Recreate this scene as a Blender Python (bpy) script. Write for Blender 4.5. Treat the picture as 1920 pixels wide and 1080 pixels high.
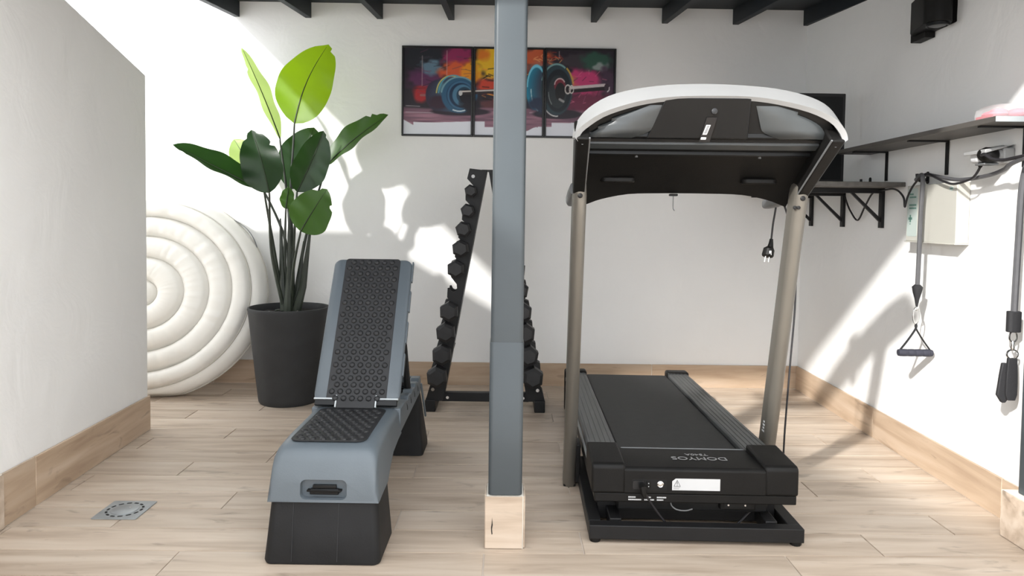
import bpy, bmesh, math, random
import numpy as np
from mathutils import Vector, Matrix

# ------------------------------------------------------------------ camera, sky, sun, exposure
scn = bpy.context.scene
col = scn.collection
for o in list(bpy.data.objects):
    bpy.data.objects.remove(o, do_unlink=True)

def setup_camera():
    pitch, roll, yaw, f = math.radians(2.3), math.radians(0.75), math.atan2(14, 1340.0), 1340.0
    fw = Vector((math.sin(yaw)*math.cos(pitch), math.cos(yaw)*math.cos(pitch), -math.sin(pitch)))
    r0 = Vector((math.cos(yaw), -math.sin(yaw), 0)); u0 = r0.cross(fw)
    r = r0*math.cos(roll) + u0*math.sin(roll)
    u = u0*math.cos(roll) - r0*math.sin(roll)
    cd = bpy.data.cameras.new('camera'); cam = bpy.data.objects.new('camera', cd); col.objects.link(cam)
    m = Matrix.Identity(4)
    for i in range(3):
        m[i][0], m[i][1], m[i][2] = r[i], u[i], -fw[i]
    m[2][3] = 1.0
    cam.matrix_world = m
    cd.sensor_fit = 'HORIZONTAL'; cd.sensor_width = 36.0
    cd.lens = f/1920.0*36.0
    cd.shift_y = -78.0/1920.0
    cd.clip_start = 0.02
    scn.camera = cam
setup_camera()

w = bpy.data.worlds.new('world'); scn.world = w; w.use_nodes = True
bg = w.node_tree.nodes['Background']
bg.inputs[0].default_value = (0.93, 0.96, 1.0, 1); bg.inputs[1].default_value = 1.6

sd = bpy.data.lights.new('sun', 'SUN'); sd.energy = 2.7; sd.angle = math.radians(2.0); sd.color = (1.0, 0.975, 0.94)
sun = bpy.data.objects.new('sun', sd); col.objects.link(sun)
SUN = Vector((0.87, 1.0, -0.76)).normalized()
sun.rotation_euler = SUN.to_track_quat('-Z', 'Y').to_euler()
sun.location = (-4, -4, 6)

vs = scn.view_settings
vs.view_transform = 'Standard'; vs.look = 'None'; vs.gamma = 1.0; vs.use_curve_mapping = False
vs.exposure = 1.08

rnd = random.Random(4)
pi = math.pi

# ------------------------------------------------------------------ materials
def s2l(c):
    return tuple(((v/255.0)/12.92 if v/255.0 <= 0.04045 else ((v/255.0+0.055)/1.055)**2.4) for v in c)

MATS = {}
def mat(name, rgb, rough=0.5, metal=0.0, spec=0.5, var=0.0, vscale=8.0, bump=0.0, bscale=60.0, stretch=(1, 1, 1), coat=0.0):
    """rgb is linear reflectance; var = fine mottling of the base colour, bump = fine relief"""
    m = bpy.data.materials.new(name); m.use_nodes = True
    nt = m.node_tree; b = nt.nodes['Principled BSDF']
    b.inputs['Roughness'].default_value = rough; b.inputs['Metallic'].default_value = metal
    b.inputs['Specular IOR Level'].default_value = spec
    b.inputs['Coat Weight'].default_value = coat
    b.inputs['Base Color'].default_value = (*rgb, 1)
    if var or bump:
        tc = nt.nodes.new('ShaderNodeTexCoord'); mp = nt.nodes.new('ShaderNodeMapping')
        mp.inputs['Scale'].default_value = stretch
        nt.links.new(tc.outputs['Object'], mp.inputs['Vector'])
    if var:
        n = nt.nodes.new('ShaderNodeTexNoise'); n.inputs['Scale'].default_value = vscale; n.inputs['Detail'].default_value = 5
        nt.links.new(mp.outputs[0], n.inputs['Vector'])
        r = nt.nodes.new('ShaderNodeValToRGB')
        r.color_ramp.elements[0].position = 0.3; r.color_ramp.elements[1].position = 0.7
        r.color_ramp.elements[0].color = (*[c*(1-var) for c in rgb], 1)
        r.color_ramp.elements[1].color = (*[min(1, c*(1+var)) for c in rgb], 1)
        nt.links.new(n.outputs[0], r.inputs[0]); nt.links.new(r.outputs[0], b.inputs['Base Color'])
    if bump:
        n2 = nt.nodes.new('ShaderNodeTexNoise'); n2.inputs['Scale'].default_value = bscale; n2.inputs['Detail'].default_value = 4
        nt.links.new(mp.outputs[0], n2.inputs['Vector'])
        bp = nt.nodes.new('ShaderNodeBump'); bp.inputs['Strength'].default_value = bump; bp.inputs['Distance'].default_value = 0.01
        nt.links.new(n2.outputs[0], bp.inputs['Height']); nt.links.new(bp.outputs[0], b.inputs['Normal'])
    MATS[name] = m
    return m

def wood_tile(name, lo, mid, hi):
    m = bpy.data.materials.new(name); m.use_nodes = True
    nt = m.node_tree; N = nt.nodes; L = nt.links; b = N['Principled BSDF']
    tc = N.new('ShaderNodeTexCoord'); oi = N.new('ShaderNodeObjectInfo')
    mul = N.new('ShaderNodeMath'); mul.operation = 'MULTIPLY'; mul.inputs[1].default_value = 57.0
    L.new(oi.outputs['Random'], mul.inputs[0])
    def noise(scale, st, det, dist=0.0):
        mp = N.new('ShaderNodeMapping'); mp.inputs['Scale'].default_value = st
        L.new(tc.outputs['Object'], mp.inputs[0])
        n = N.new('ShaderNodeTexNoise'); n.noise_dimensions = '4D'
        n.inputs['Scale'].default_value = scale; n.inputs['Detail'].default_value = det; n.inputs['Distortion'].default_value = dist
        L.new(mp.outputs[0], n.inputs['Vector']); L.new(mul.outputs[0], n.inputs['W'])
        return n
    g = noise(5.0, (0.45, 4.5, 4.5), 6, 0.6)
    r = N.new('ShaderNodeValToRGB'); e = r.color_ramp.elements
    e[0].position = 0.28; e[0].color = (*lo, 1); e[1].position = 0.72; e[1].color = (*hi, 1)
    k = e.new(0.5); k.color = (*mid, 1)
    L.new(g.outputs[0], r.inputs[0])
    # sparse dark knots and streaks
    s = noise(7.0, (0.7, 2.4, 2.4), 3, 1.2)
    rs = N.new('ShaderNodeValToRGB'); rs.color_ramp.elements[0].position = 0.61; rs.color_ramp.elements[1].position = 0.74
    rs.color_ramp.elements[0].color = (0, 0, 0, 1); rs.color_ramp.elements[1].color = (0.55, 0.55, 0.55, 1)
    L.new(s.outputs[0], rs.inputs[0])
    mx = N.new('ShaderNodeMix'); mx.data_type = 'RGBA'
    L.new(rs.outputs[0], mx.inputs['Factor']); L.new(r.outputs[0], mx.inputs['A'])
    mx.inputs['B'].default_value = (*[c*0.45 for c in lo], 1)
    # per-tile tone
    hv = N.new('ShaderNodeHueSaturation')
    mr = N.new('ShaderNodeMapRange'); mr.inputs['To Min'].default_value = 0.93; mr.inputs['To Max'].default_value = 1.06
    L.new(oi.outputs['Random'], mr.inputs['Value']); L.new(mr.outputs[0], hv.inputs['Value'])
    L.new(mx.outputs['Result'], hv.inputs['Color']); L.new(hv.outputs[0], b.inputs['Base Color'])
    b.inputs['Roughness'].default_value = 0.42; b.inputs['Specular IOR Level'].default_value = 0.4
    bp = N.new('ShaderNodeBump'); bp.inputs['Strength'].default_value = 0.08; bp.inputs['Distance'].default_value = 0.005
    L.new(g.outputs[0], bp.inputs['Height']); L.new(bp.outputs[0], b.inputs['Normal'])
    MATS[name] = m
    return m

def plaster(name, rgb):
    m = bpy.data.materials.new(name); m.use_nodes = True
    nt = m.node_tree; N = nt.nodes; L = nt.links; b = N['Principled BSDF']
    tc = N.new('ShaderNodeTexCoord')
    n = N.new('ShaderNodeTexNoise'); n.inputs['Scale'].default_value = 1.7; n.inputs['Detail'].default_value = 6
    L.new(tc.outputs['Object'], n.inputs['Vector'])
    r = N.new('ShaderNodeValToRGB'); r.color_ramp.elements[0].color = (*[c*0.965 for c in rgb], 1); r.color_ramp.elements[1].color = (*[min(1, c*1.02) for c in rgb], 1)
    r.color_ramp.elements[0].position = 0.3; r.color_ramp.elements[1].position = 0.7
    L.new(n.outputs[0], r.inputs[0]); L.new(r.outputs[0], b.inputs['Base Color'])
    b.inputs['Roughness'].default_value = 0.75; b.inputs['Specular IOR Level'].default_value = 0.25
    n1 = N.new('ShaderNodeTexNoise'); n1.inputs['Scale'].default_value = 5.0; n1.inputs['Detail'].default_value = 7; n1.inputs['Distortion'].default_value = 0.8
    L.new(tc.outputs['Object'], n1.inputs['Vector'])
    bp = N.new('ShaderNodeBump'); bp.inputs['Strength'].default_value = 0.22; bp.inputs['Distance'].default_value = 0.03
    L.new(n1.outputs[0], bp.inputs['Height']); L.new(bp.outputs[0], b.inputs['Normal'])
    MATS[name] = m
    return m

def leaf_mat(name, rgb, trans, mixf):
    m = bpy.data.materials.new(name); m.use_nodes = True
    nt = m.node_tree; N = nt.nodes; L = nt.links; b = N['Principled BSDF']; out = N['Material Output']
    tc = N.new('ShaderNodeTexCoord'); n = N.new('ShaderNodeTexNoise'); n.inputs['Scale'].default_value = 14; n.inputs['Detail'].default_value = 4
    L.new(tc.outputs['Object'], n.inputs['Vector'])
    r = N.new('ShaderNodeValToRGB'); r.color_ramp.elements[0].color = (*[c*0.8 for c in rgb], 1); r.color_ramp.elements[1].color = (*[c*1.2 for c in rgb], 1)
    L.new(n.outputs[0], r.inputs[0]); L.new(r.outputs[0], b.inputs['Base Color'])
    b.inputs['Roughness'].default_value = 0.38; b.inputs['Specular IOR Level'].default_value = 0.4
    t = N.new('ShaderNodeBsdfTranslucent'); t.inputs[0].default_value = (*trans, 1)
    mx = N.new('ShaderNodeMixShader'); mx.inputs[0].default_value = mixf
    L.new(b.outputs[0], mx.inputs[1]); L.new(t.outputs[0], mx.inputs[2]); L.new(mx.outputs[0], out.inputs['Surface'])
    MATS[name] = m
    return m

plaster('plaster', (0.87, 0.868, 0.855))
wood_tile('floor_tile', s2l((168, 150, 132)), s2l((193, 176, 158)), s2l((207, 193, 177)))
wood_tile('skirting_tile', s2l((166, 142, 119)), s2l((189, 166, 142)), s2l((202, 182, 161)))
mat('grout', (0.58, 0.51, 0.44), 0.8, var=0.08)
mat('grout_white', (0.78, 0.74, 0.66), 0.8, var=0.05)
mat('slate_paint', (0.050, 0.061, 0.068), 0.36, spec=0.45, var=0.06, vscale=5, bump=0.04, bscale=30)
mat('slate_paint_shaded', (0.013, 0.0175, 0.0225), 0.6, spec=0.3, var=0.1, vscale=6)  # the posts' slate paint with the shade under the roof put into it
mat('zinc', (0.36, 0.38, 0.39), 0.45, 0.6, var=0.15, vscale=20)
mat('black_hole', (0.008, 0.008, 0.008), 0.8)
mat('vinyl', (0.74, 0.72, 0.67), 0.42, var=0.03, vscale=6, bump=0.06, bscale=14)
mat('vinyl_seam', (0.50, 0.475, 0.42), 0.5)
mat('pot_plastic', (0.032, 0.033, 0.034), 0.6, spec=0.3, var=0.1, vscale=12, bump=0.08, bscale=160)
mat('soil', (0.016, 0.014, 0.012), 0.95, var=0.4, vscale=50)
mat('stem', (0.028, 0.036, 0.024), 0.5, var=0.3, vscale=10)
mat('midrib', (0.02, 0.035, 0.012), 0.5)
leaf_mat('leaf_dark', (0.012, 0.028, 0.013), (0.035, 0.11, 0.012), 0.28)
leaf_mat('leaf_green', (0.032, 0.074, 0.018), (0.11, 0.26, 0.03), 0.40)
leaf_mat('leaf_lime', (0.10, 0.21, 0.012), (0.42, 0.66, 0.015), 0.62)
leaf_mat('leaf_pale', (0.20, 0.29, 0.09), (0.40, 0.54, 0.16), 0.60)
mat('bench_grey', (0.108, 0.130, 0.148), 0.42, var=0.05, vscale=6, bump=0.04, bscale=240)
mat('bench_black', (0.012, 0.0125, 0.0135), 0.6, spec=0.3, var=0.2, vscale=9, bump=0.05, bscale=200)
mat('rubber_mat', (0.022, 0.0225, 0.024), 0.5, spec=0.35, var=0.12, vscale=30)
mat('light_edge', (0.42, 0.45, 0.46), 0.4, 0.4)
mat('black_steel', (0.009, 0.009, 0.0095), 0.5, 0.0, spec=0.3, var=0.15, vscale=12)
mat('cast_iron', (0.011, 0.011, 0.012), 0.55, var=0.2, vscale=30, bump=0.15, bscale=220)
mat('chrome', (0.75, 0.75, 0.74), 0.2, 1.0)
mat('champagne', (0.165, 0.152, 0.13), 0.38, 0.45, var=0.05, vscale=4)
mat('black_plastic', (0.0075, 0.0072, 0.0068), 0.5, spec=0.2, var=0.15, vscale=10, bump=0.05, bscale=260)
mat('gloss_black', (0.008, 0.0085, 0.009), 0.3, spec=0.25, var=0.1, vscale=4)
mat('tray_gloss', (0.045, 0.050, 0.052), 0.3, var=0.2, vscale=5)
mat('white_plastic', (0.33, 0.332, 0.33), 0.35, var=0.03)
mat('belt', (0.013, 0.0135, 0.014), 0.6, var=0.2, vscale=30, bump=0.1, bscale=400)
mat('foot_rail', (0.075, 0.078, 0.078), 0.4, 0.15, var=0.25, vscale=9, stretch=(8, 0.5, 8))
mat('grey_plastic', (0.14, 0.145, 0.148), 0.45)
mat('print_grey', (0.26, 0.26, 0.26), 0.5)
mat('label_white', (0.56, 0.57, 0.58), 0.5, var=0.03)
mat('ink', (0.06, 0.06, 0.065), 0.6)
mat('frame_black', (0.011, 0.011, 0.012), 0.4, var=0.1)
mat('shelf_wood', (0.085, 0.078, 0.070), 0.5, var=0.25, vscale=7, stretch=(6, 0.6, 6))
mat('cream_enamel', (0.50, 0.49, 0.44), 0.45, var=0.02)
mat('sticker', (0.46, 0.53, 0.50), 0.5, var=0.02)
mat('green_ink', (0.10, 0.22, 0.18), 0.6)
mat('cable_black', (0.014, 0.013, 0.015), 0.5)
mat('band_grey', (0.085, 0.085, 0.09), 0.5, var=0.08, vscale=30)
mat('web_black', (0.017, 0.017, 0.019), 0.75, bump=0.15, bscale=300)
mat('foam_navy', (0.030, 0.031, 0.045), 0.75, bump=0.2, bscale=260)
mat('pink', (0.78, 0.16, 0.22), 0.5, var=0.15, vscale=14)
mat('red_trim', (0.55, 0.06, 0.09), 0.5)
mat('screen', (0.009, 0.009, 0.010), 0.35)

def clear_mat():
    m = bpy.data.materials.new('clear_film'); m.use_nodes = True
    b = m.node_tree.nodes['Principled BSDF']
    b.inputs['Base Color'].default_value = (0.95, 0.95, 0.95, 1); b.inputs['Roughness'].default_value = 0.08
    b.inputs['Transmission Weight'].default_value = 0.0; b.inputs['Alpha'].default_value = 0.22
    MATS['clear_film'] = m
clear_mat()

# ------------------------------------------------------------------ mesh helpers
class MB:
    def __init__(self):
        self.v = []; self.f = []
    def add(self, vs, fs):
        k = len(self.v); self.v += [tuple(p) for p in vs]; self.f += [tuple(i+k for i in f) for f in fs]
        return self
    def box(self, x0, x1, y0, y1, z0, z1):
        return self.add([(x0,y0,z0),(x1,y0,z0),(x1,y1,z0),(x0,y1,z0),(x0,y0,z1),(x1,y0,z1),(x1,y1,z1),(x0,y1,z1)],
                        [(0,3,2,1),(4,5,6,7),(0,1,5,4),(1,2,6,5),(2,3,7,6),(3,0,4,7)])
    def hexa(self, p):   # 8 points, bottom ring then top ring
        return self.add(p, [(0,3,2,1),(4,5,6,7),(0,1,5,4),(1,2,6,5),(2,3,7,6),(3,0,4,7)])
    def prism(self, poly, axis, a, b):
        n = len(poly)
        def P(q, t):
            if axis == 'x': return (t, q[0], q[1])
            if axis == 'y': return (q[0], t, q[1])
            return (q[0], q[1], t)
        vs = [P(q, a) for q in poly] + [P(q, b) for q in poly]
        fs = [tuple(range(n))[::-1], tuple(range(n, 2*n))] + [(i, (i+1) % n, n+(i+1) % n, n+i) for i in range(n)]
        return self.add(vs, fs)
    def loft(self, rings, cap0=True, cap1=True, closed=True):
        n = len(rings[0]); vs = [p for r in rings for p in r]; fs = []
        for j in range(len(rings)-1):
            for i in range(n if closed else n-1):
                a, b = j*n+i, j*n+(i+1) % n
                fs.append((a, b, b+n, a+n))
        if cap0: fs.append(tuple(range(n))[::-1])
        if cap1: fs.append(tuple(range((len(rings)-1)*n, len(rings)*n)))
        return self.add(vs, fs)
    def tube(self, pts, r, n=8, flat=1.0):
        pts = [Vector(p) for p in pts]; rings = []; nrm = None
        for i, p in enumerate(pts):
            t = (pts[min(i+1, len(pts)-1)] - pts[max(i-1, 0)]).normalized()
            if nrm is None:
                up = Vector((0, 0, 1)) if abs(t.z) < 0.9 else Vector((1, 0, 0))
                nrm = (up - t*up.dot(t)).normalized()
            else:
                nrm = (nrm - t*nrm.dot(t)).normalized()
            bn = t.cross(nrm)
            rr = r[i] if isinstance(r, (list, tuple)) else r
            rings.append([p + nrm*math.cos(2*pi*k/n)*rr*flat + bn*math.sin(2*pi*k/n)*rr for k in range(n)])
        return self.loft(rings)
    def lathe(self, prof, c, n=32, axis='z', cap=True):
        rings = []
        for r, h in prof:
            ring = []
            for k in range(n):
                a = 2*pi*k/n; x, y = r*math.cos(a), r*math.sin(a)
                ring.append({'z': (c[0]+x, c[1]+y, c[2]+h), 'y': (c[0]-x, c[1]+h, c[2]+y), 'x': (c[0]+h, c[1]+x, c[2]+y)}[axis])
            rings.append(ring)
        return self.loft(rings, cap, cap)
    def sphere(self, c, rx, ry, rz, n=14, m=8):
        rings = []
        for j in range(1, m):
            a = pi*j/m
            rings.append([(c[0]+rx*math.sin(a)*math.cos(2*pi*k/n), c[1]+ry*math.sin(a)*math.sin(2*pi*k/n), c[2]-rz*math.cos(a)) for k in range(n)])
        return self.loft(rings)

def spline(pts, per=8):
    P = [Vector(p) for p in pts]; out = []
    for i in range(len(P)-1):
        p0, p1, p2, p3 = P[max(i-1, 0)], P[i], P[i+1], P[min(i+2, len(P)-1)]
        for k in range(per):
            t = k/per
            out.append(0.5*((2*p1) + (p2-p0)*t + (2*p0-5*p1+4*p2-p3)*t*t + (3*p1-p0-3*p2+p3)*t**3))
    out.append(P[-1])
    return out

def rrect(w, h, r, n=4, cx=0, cy=0):
    out = []
    for sx, sy, a0 in ((1, 1, 0), (-1, 1, pi/2), (-1, -1, pi), (1, -1, 1.5*pi)):
        for k in range(n+1):
            a = a0 + k*pi/2/n
            out.append((cx + sx*(w/2-r) + r*math.cos(a), cy + sy*(h/2-r) + r*math.sin(a)))
    return out

def mesh(name, mb, m, smooth=False):
    me = bpy.data.meshes.new(name)
    me.from_pydata([tuple(v) for v in mb.v], [], mb.f)
    me.validate(); 
    bm = bmesh.new(); bm.from_mesh(me); bmesh.ops.recalc_face_normals(bm, faces=bm.faces); bm.to_mesh(me); bm.free()
    me.materials.append(MATS[m])
    if smooth:
        me.shade_smooth()
        me.set_sharp_from_angle(angle=math.radians(40))
    return me

def obj(name, mb, m, parent=None, bevel=0, seg=2, smooth=False):
    o = bpy.data.objects.new(name, mesh(name, mb, m, smooth or bevel > 0) if isinstance(mb, MB) else mb)
    col.objects.link(o)
    if parent is not None: o.parent = parent
    if bevel:
        md = o.modifiers.new('bevel', 'BEVEL'); md.width = bevel; md.segments = seg; md.limit_method = 'ANGLE'; md.angle_limit = math.radians(30)
    return o

def tag(o, label, cat, group=None):
    o['label'] = label; o['category'] = cat
    if group: o['group'] = group
    return o

def thing(name, loc, label, cat, rotz=0.0, group=None):
    o = bpy.data.objects.new(name, None); col.objects.link(o)
    o.location = loc; o.rotation_euler = (0, 0, rotz); o.empty_display_size = 0.1
    return tag(o, label, cat, group)

def structure(o):
    o['kind'] = 'structure'; return o

# ------------------------------------------------------------------ setting: floor
YB = 4.22                                   # back wall face
def wx(y): return 1.70 + 0.03*(y-2.3)       # right wall face
def lx(y): return -1.580 - 0.0538*(y-2.227) # left wall face
RW = -0.03                                  # turn of things fixed to the right wall

floor = structure(obj('floor', MB().box(-5.0, 2.6, -3.0, 4.6, -0.12, -0.0035), 'grout'))
P_W, P_L, GAP = 0.1527, 0.90, 0.003
def plank_mesh(L):
    mb = MB(); g = 0.0012
    mb.hexa([(GAP/2, GAP/2, -0.010), (L-GAP/2, GAP/2, -0.010), (L-GAP/2, P_W-GAP/2, -0.010), (GAP/2, P_W-GAP/2, -0.010),
             (GAP/2+g, GAP/2+g, 0.0), (L-GAP/2-g, GAP/2+g, 0.0), (L-GAP/2-g, P_W-GAP/2-g, 0.0), (GAP/2+g, P_W-GAP/2-g, 0.0)])
    return mesh('plank', mb, 'floor_tile')
plank_cache = {}
row = 0
DR = (-1.338, -1.190, 2.302, 2.450)         # floor drain opening
y = 2.0925 - P_W*17
while y < YB + 0.02:
    off = (-1.24, -0.95, -0.65)[row % 3]
    xe = wx(y+P_W) + 0.012
    x = off - P_L*3
    while x < xe:
        L = min(P_L, xe-x)
        x1 = x + L
        if L > 0.02 and not (x1 < -3.0 and y < 3.0):
            segs = [(x, x1)]
            for a, b in segs:
                key = round(b-a, 3)
                if key not in plank_cache: plank_cache[key] = plank_mesh(key)
                p = obj('plank', plank_cache[key], None, floor); p.location = (a, y, 0)
        x += P_L
    y += P_W; row += 1

# ------------------------------------------------------------------ setting: walls
structure(obj('wall_back', MB().box(-4.2, 2.2, YB, YB+0.2, -0.1, 3.1), 'plaster'))
mb = MB(); ya, yb = -2.0, YB+0.05
mb.hexa([(wx(ya), ya, -0.1), (wx(ya)+0.2, ya, -0.1), (wx(yb)+0.2, yb, -0.1), (wx(yb), yb, -0.1),
         (wx(ya), ya, 2.7), (wx(ya)+0.2, ya, 2.7), (wx(yb)+0.2, yb, 2.7), (wx(yb), yb, 2.7)])
structure(obj('wall_right', mb, 'plaster'))
def ltop(y): return 1.638 + 0.224*(3.224-y)
ya, yb, th = -2.0, 3.286, 1.55  # th: depth out of view, widened so the block shades the spa cover
mb = MB(); ys = [ya, 0.0, 1.2, 2.2, 3.2, yb]
mb.loft([[(lx(q), q, -0.1), (lx(q), q, ltop(q)), (lx(q)-th, q, ltop(q)), (lx(q)-th, q, -0.1)] for q in ys])
structure(obj('wall_left', mb, 'plaster', bevel=0.006))

def skirting(name, p0, p1, h0, h1, cuts, th, inward):
    """strip of tile skirting from p0 to p1; inward = unit 2-D vector away from the wall"""
    P0, P1, I = Vector(p0), Vector(p1), Vector(inward)
    def pt(t, d, z):
        q = P0.lerp(P1, t) + I*d; return (q.x, q.y, z)
    back = MB(); e = 0.004
    back.hexa([pt(0, 0.0005, 0), pt(0, th-0.003, 0), pt(1, th-0.003, 0), pt(1, 0.0005, 0),
               pt(0, 0.0005, h0-e), pt(0, th-0.003, h0-e), pt(1, th-0.003, h1-e), pt(1, 0.0005, h1-e)])
    root = structure(obj(name, back, 'grout_white'))
    ts = [0.0] + list(cuts) + [1.0]; Ltot = (P1-P0).length
    for a, b in zip(ts[:-1], ts[1:]):
        g = 0.0016/Ltot; a2, b2 = a+g, b-g
        ha, hb = h0+(h1-h0)*a2, h0+(h1-h0)*b2
        m = pt((a+b)/2, 0, 0)
        t = MB()
        t.hexa([pt(a2, 0.002, 0.002), pt(a2, th, 0.002), pt(b2, th, 0.002), pt(b2, 0.002, 0.002),
                pt(a2, 0.002, ha), pt(a2, th, ha), pt(b2, th, hb), pt(b2, 0.002, hb)])
        # local frame along the strip so that the grain follows it
        ang = math.atan2((P1-P0).y, (P1-P0).x)
        M = Matrix.Translation(Vector(m)) @ Matrix.Rotation(ang, 4, 'Z')
        Mi = M.inverted(); t.v = [tuple(Mi @ Vector(v)) for v in t.v]
        o = obj('tile', t, 'skirting_tile', root, bevel=0.0012, seg=1); o.matrix_local = M
    return root
skirting('baseboard_back', (-4.1, YB), (wx(YB), YB), 0.142, 0.138, [0.10, 0.255, 0.408, 0.561, 0.714, 0.851], 0.012, (0, -1))
skirting('baseboard_right', (wx(YB-0.012), YB-0.012), (wx(-1.9), -1.9), 0.140, 0.140, [0.155, 0.302, 0.449, 0.596, 0.743, 0.89], 0.012, (-1, 0.03))
skirting('baseboard_left', (lx(3.286), 3.286), (lx(-1.9), -1.9), 0.158, 0.230, [0.17, 0.36, 0.55, 0.74, 0.88], 0.012, (1, -0.0538))
skirting('baseboard_left_end', (lx(3.286)-th, 3.287), (lx(3.286), 3.287), 0.158, 0.158, [0.4], 0.012, (0, 1))

def plinth(parent, x0, x1, y0, y1, h, crack=False):
    """tile-clad foot: mortar core with four side tiles and a top bed"""
    t = 0.009
    core = obj('mortar_core', MB().box(x0+t*0.6, x1-t*0.6, y0+t*0.6, y1-t*0.6, 0.0005, h-0.002), 'grout_white', parent)
    g = 0.0015
    fr = MB().box(x0+g, x1-t*0.9, y0, y0+t*0.58, 0.002, h-0.001)
    f = obj('tile', fr, 'floor_tile', parent, bevel=0.0012, seg=1)
    obj('tile', MB().box(x0+g, x1-t*0.9, y1-t*0.58, y1, 0.002, h-0.001), 'floor_tile', parent, bevel=0.0012, seg=1)
    obj('tile', MB().box(x0, x0+t*0.58, y0+t*0.7, y1-t*0.7, 0.002, h-0.001), 'floor_tile', parent, bevel=0.0012, seg=1)
    obj('tile', MB().box(x1-t*0.58, x1, y0+t*0.7, y1-t*0.7, 0.002, h-0.001), 'floor_tile', parent, bevel=0.0012, seg=1)
    if crack:
        c = MB(); xs = x0+0.022
        c.prism([(xs, 0.045), (xs+0.0025, 0.047), (xs+0.0012, 0.062), (xs+0.003, 0.075), (xs+0.001, 0.098), (xs-0.0004, 0.078), (xs-0.002, 0.068), (xs-0.0015, 0.055)], 'y', y0-0.0004, y0+0.0006)
        obj('chip', c, 'soil', f)

tp = bpy.data.objects.new('trim_1', None); col.objects.link(tp); structure(tp)
tp['label'] = 'tiled plinth against the foot of the left wall'
plinth(tp, -1.69, -1.562, 2.105, 2.235, 0.175)

# ------------------------------------------------------------------ setting: roof
SL = 0.10
def rz(y, z0=2.145): return z0 - SL*(YB-y)
y_e = 1.80
mb = MB(); xL, xR = -1.60, wx(4.2)-0.004
mb.hexa([(xL, y_e, rz(y_e, 2.235)), (xR-0.05, y_e, rz(y_e, 2.235)), (xR, YB, rz(YB, 2.235)), (xL, YB, rz(YB, 2.235)),
         (xL, y_e, rz(y_e, 2.262)), (xR-0.05, y_e, rz(y_e, 2.262)), (xR, YB, rz(YB, 2.262)), (xL, YB, rz(YB, 2.262))])
ceil = structure(obj('ceiling', mb, 'slate_paint_shaded'))
for i in range(9):
    xc = -1.573 + (i*0.4155)
    mb = MB(); h = 0.0175
    q = lambda yy, zz: (yy, rz(yy, zz))
    mb.hexa([(xc-h, y_e, rz(y_e)), (xc+h, y_e, rz(y_e)), (xc+h, YB-0.001, rz(YB)), (xc-h, YB-0.001, rz(YB)),
             (xc-h, y_e, rz(y_e, 2.236)), (xc+h, y_e, rz(y_e, 2.236)), (xc+h, YB-0.001, rz(YB, 2.236)), (xc-h, YB-0.001, rz(YB, 2.236))])
    obj('rafter', mb, 'slate_paint_shaded', ceil, bevel=0.002, seg=1)
mb = MB()
mb.box(-1.60, wx(2.2)-0.004, y_e-0.022, y_e-0.001, rz(y_e)-0.01, rz(y_e, 2.262))
obj('eave_shadow_board', mb, 'slate_paint_shaded', ceil, bevel=0.002, seg=1)  # unseen board added so the eave casts a straight shadow edge
mb = MB()
mb.box(-1.58, wx(2.2)-0.004, 2.135, 2.225, rz(2.18)-0.115, rz(2.18)-0.004)
obj('eave_beam', mb, 'slate_paint', ceil, bevel=0.004)

# ------------------------------------------------------------------ posts
def post(x0, x1, y0, y1, zp, ztop, label, sleeve, px0, px1, py0, py1, crack=False):
    cx, cy = (x0+x1)/2, (y0+y1)/2
    t = thing('support_post', (cx, cy, 0), label, 'post', group='slate painted posts of the lean-to roof')
    wv, hv = x1-x0, y1-y0
    def sect(z, grow): return [(p[0], p[1], z) for p in rrect(wv+grow, hv+grow, 0.013, 4)]
    zs = sleeve
    obj('shaft', MB().loft([sect(zs, 0), sect(ztop, 0)]), 'slate_paint', t, smooth=True)
    sl = obj('sleeve', MB().loft([sect(zp+0.001, 0.0045), sect(zs-0.002, 0.0045), sect(zs+0.001, 0.001)]), 'slate_paint', t, smooth=True)
    pl = bpy.data.objects.new('plinth', None); col.objects.link(pl); pl.parent = t
    plinth(pl, px0-cx, px1-cx, py0-cy, py1-cy, zp, crack)
post(-0.038, 0.060, 2.128, 2.226, 0.162, rz(2.18)-0.117, 'slate grey square post on a tiled plinth in the middle of the terrace', 0.625, -0.050, 0.072, 2.117, 2.238, True)
post(1.640, 1.690, 2.130, 2.222, 0.150, rz(2.18)-0.117, 'dark slate post against the right wall at the photo edge', 0.60, 1.604, 1.6885, 2.120, 2.248)

# ------------------------------------------------------------------ floor drain
t = thing('floor_drain', ((DR[0]+DR[1])/2, (DR[2]+DR[3])/2, 0), 'square zinc floor drain set in the tiles near the left wall', 'drain')
hw = 0.074
obj('plate', MB().prism(rrect(2*hw, 2*hw, 0.006, 3), 'z', 0.0004, 0.0035), 'zinc', t, bevel=0.0008, seg=1)
for k in range(14):
    a = 2*pi*k/14
    s = obj('slot', MB().prism(rrect(0.017, 0.008, 0.0038, 3), 'z', 0.0030, 0.0038), 'black_hole', t)
    s.location = (0.055*math.cos(a), 0.055*math.sin(a), 0); s.rotation_euler = (0, 0, a+pi/2)
obj('cap', MB().lathe([(0.043, 0.0030), (0.043, 0.0052), (0.041, 0.006)], (0, 0, 0), 28), 'zinc', t, smooth=True)
obj('screw', MB().lathe([(0.004, 0.0058), (0.004, 0.0068)], (0.012, 0.012, 0), 10), 'chrome', t)

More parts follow.
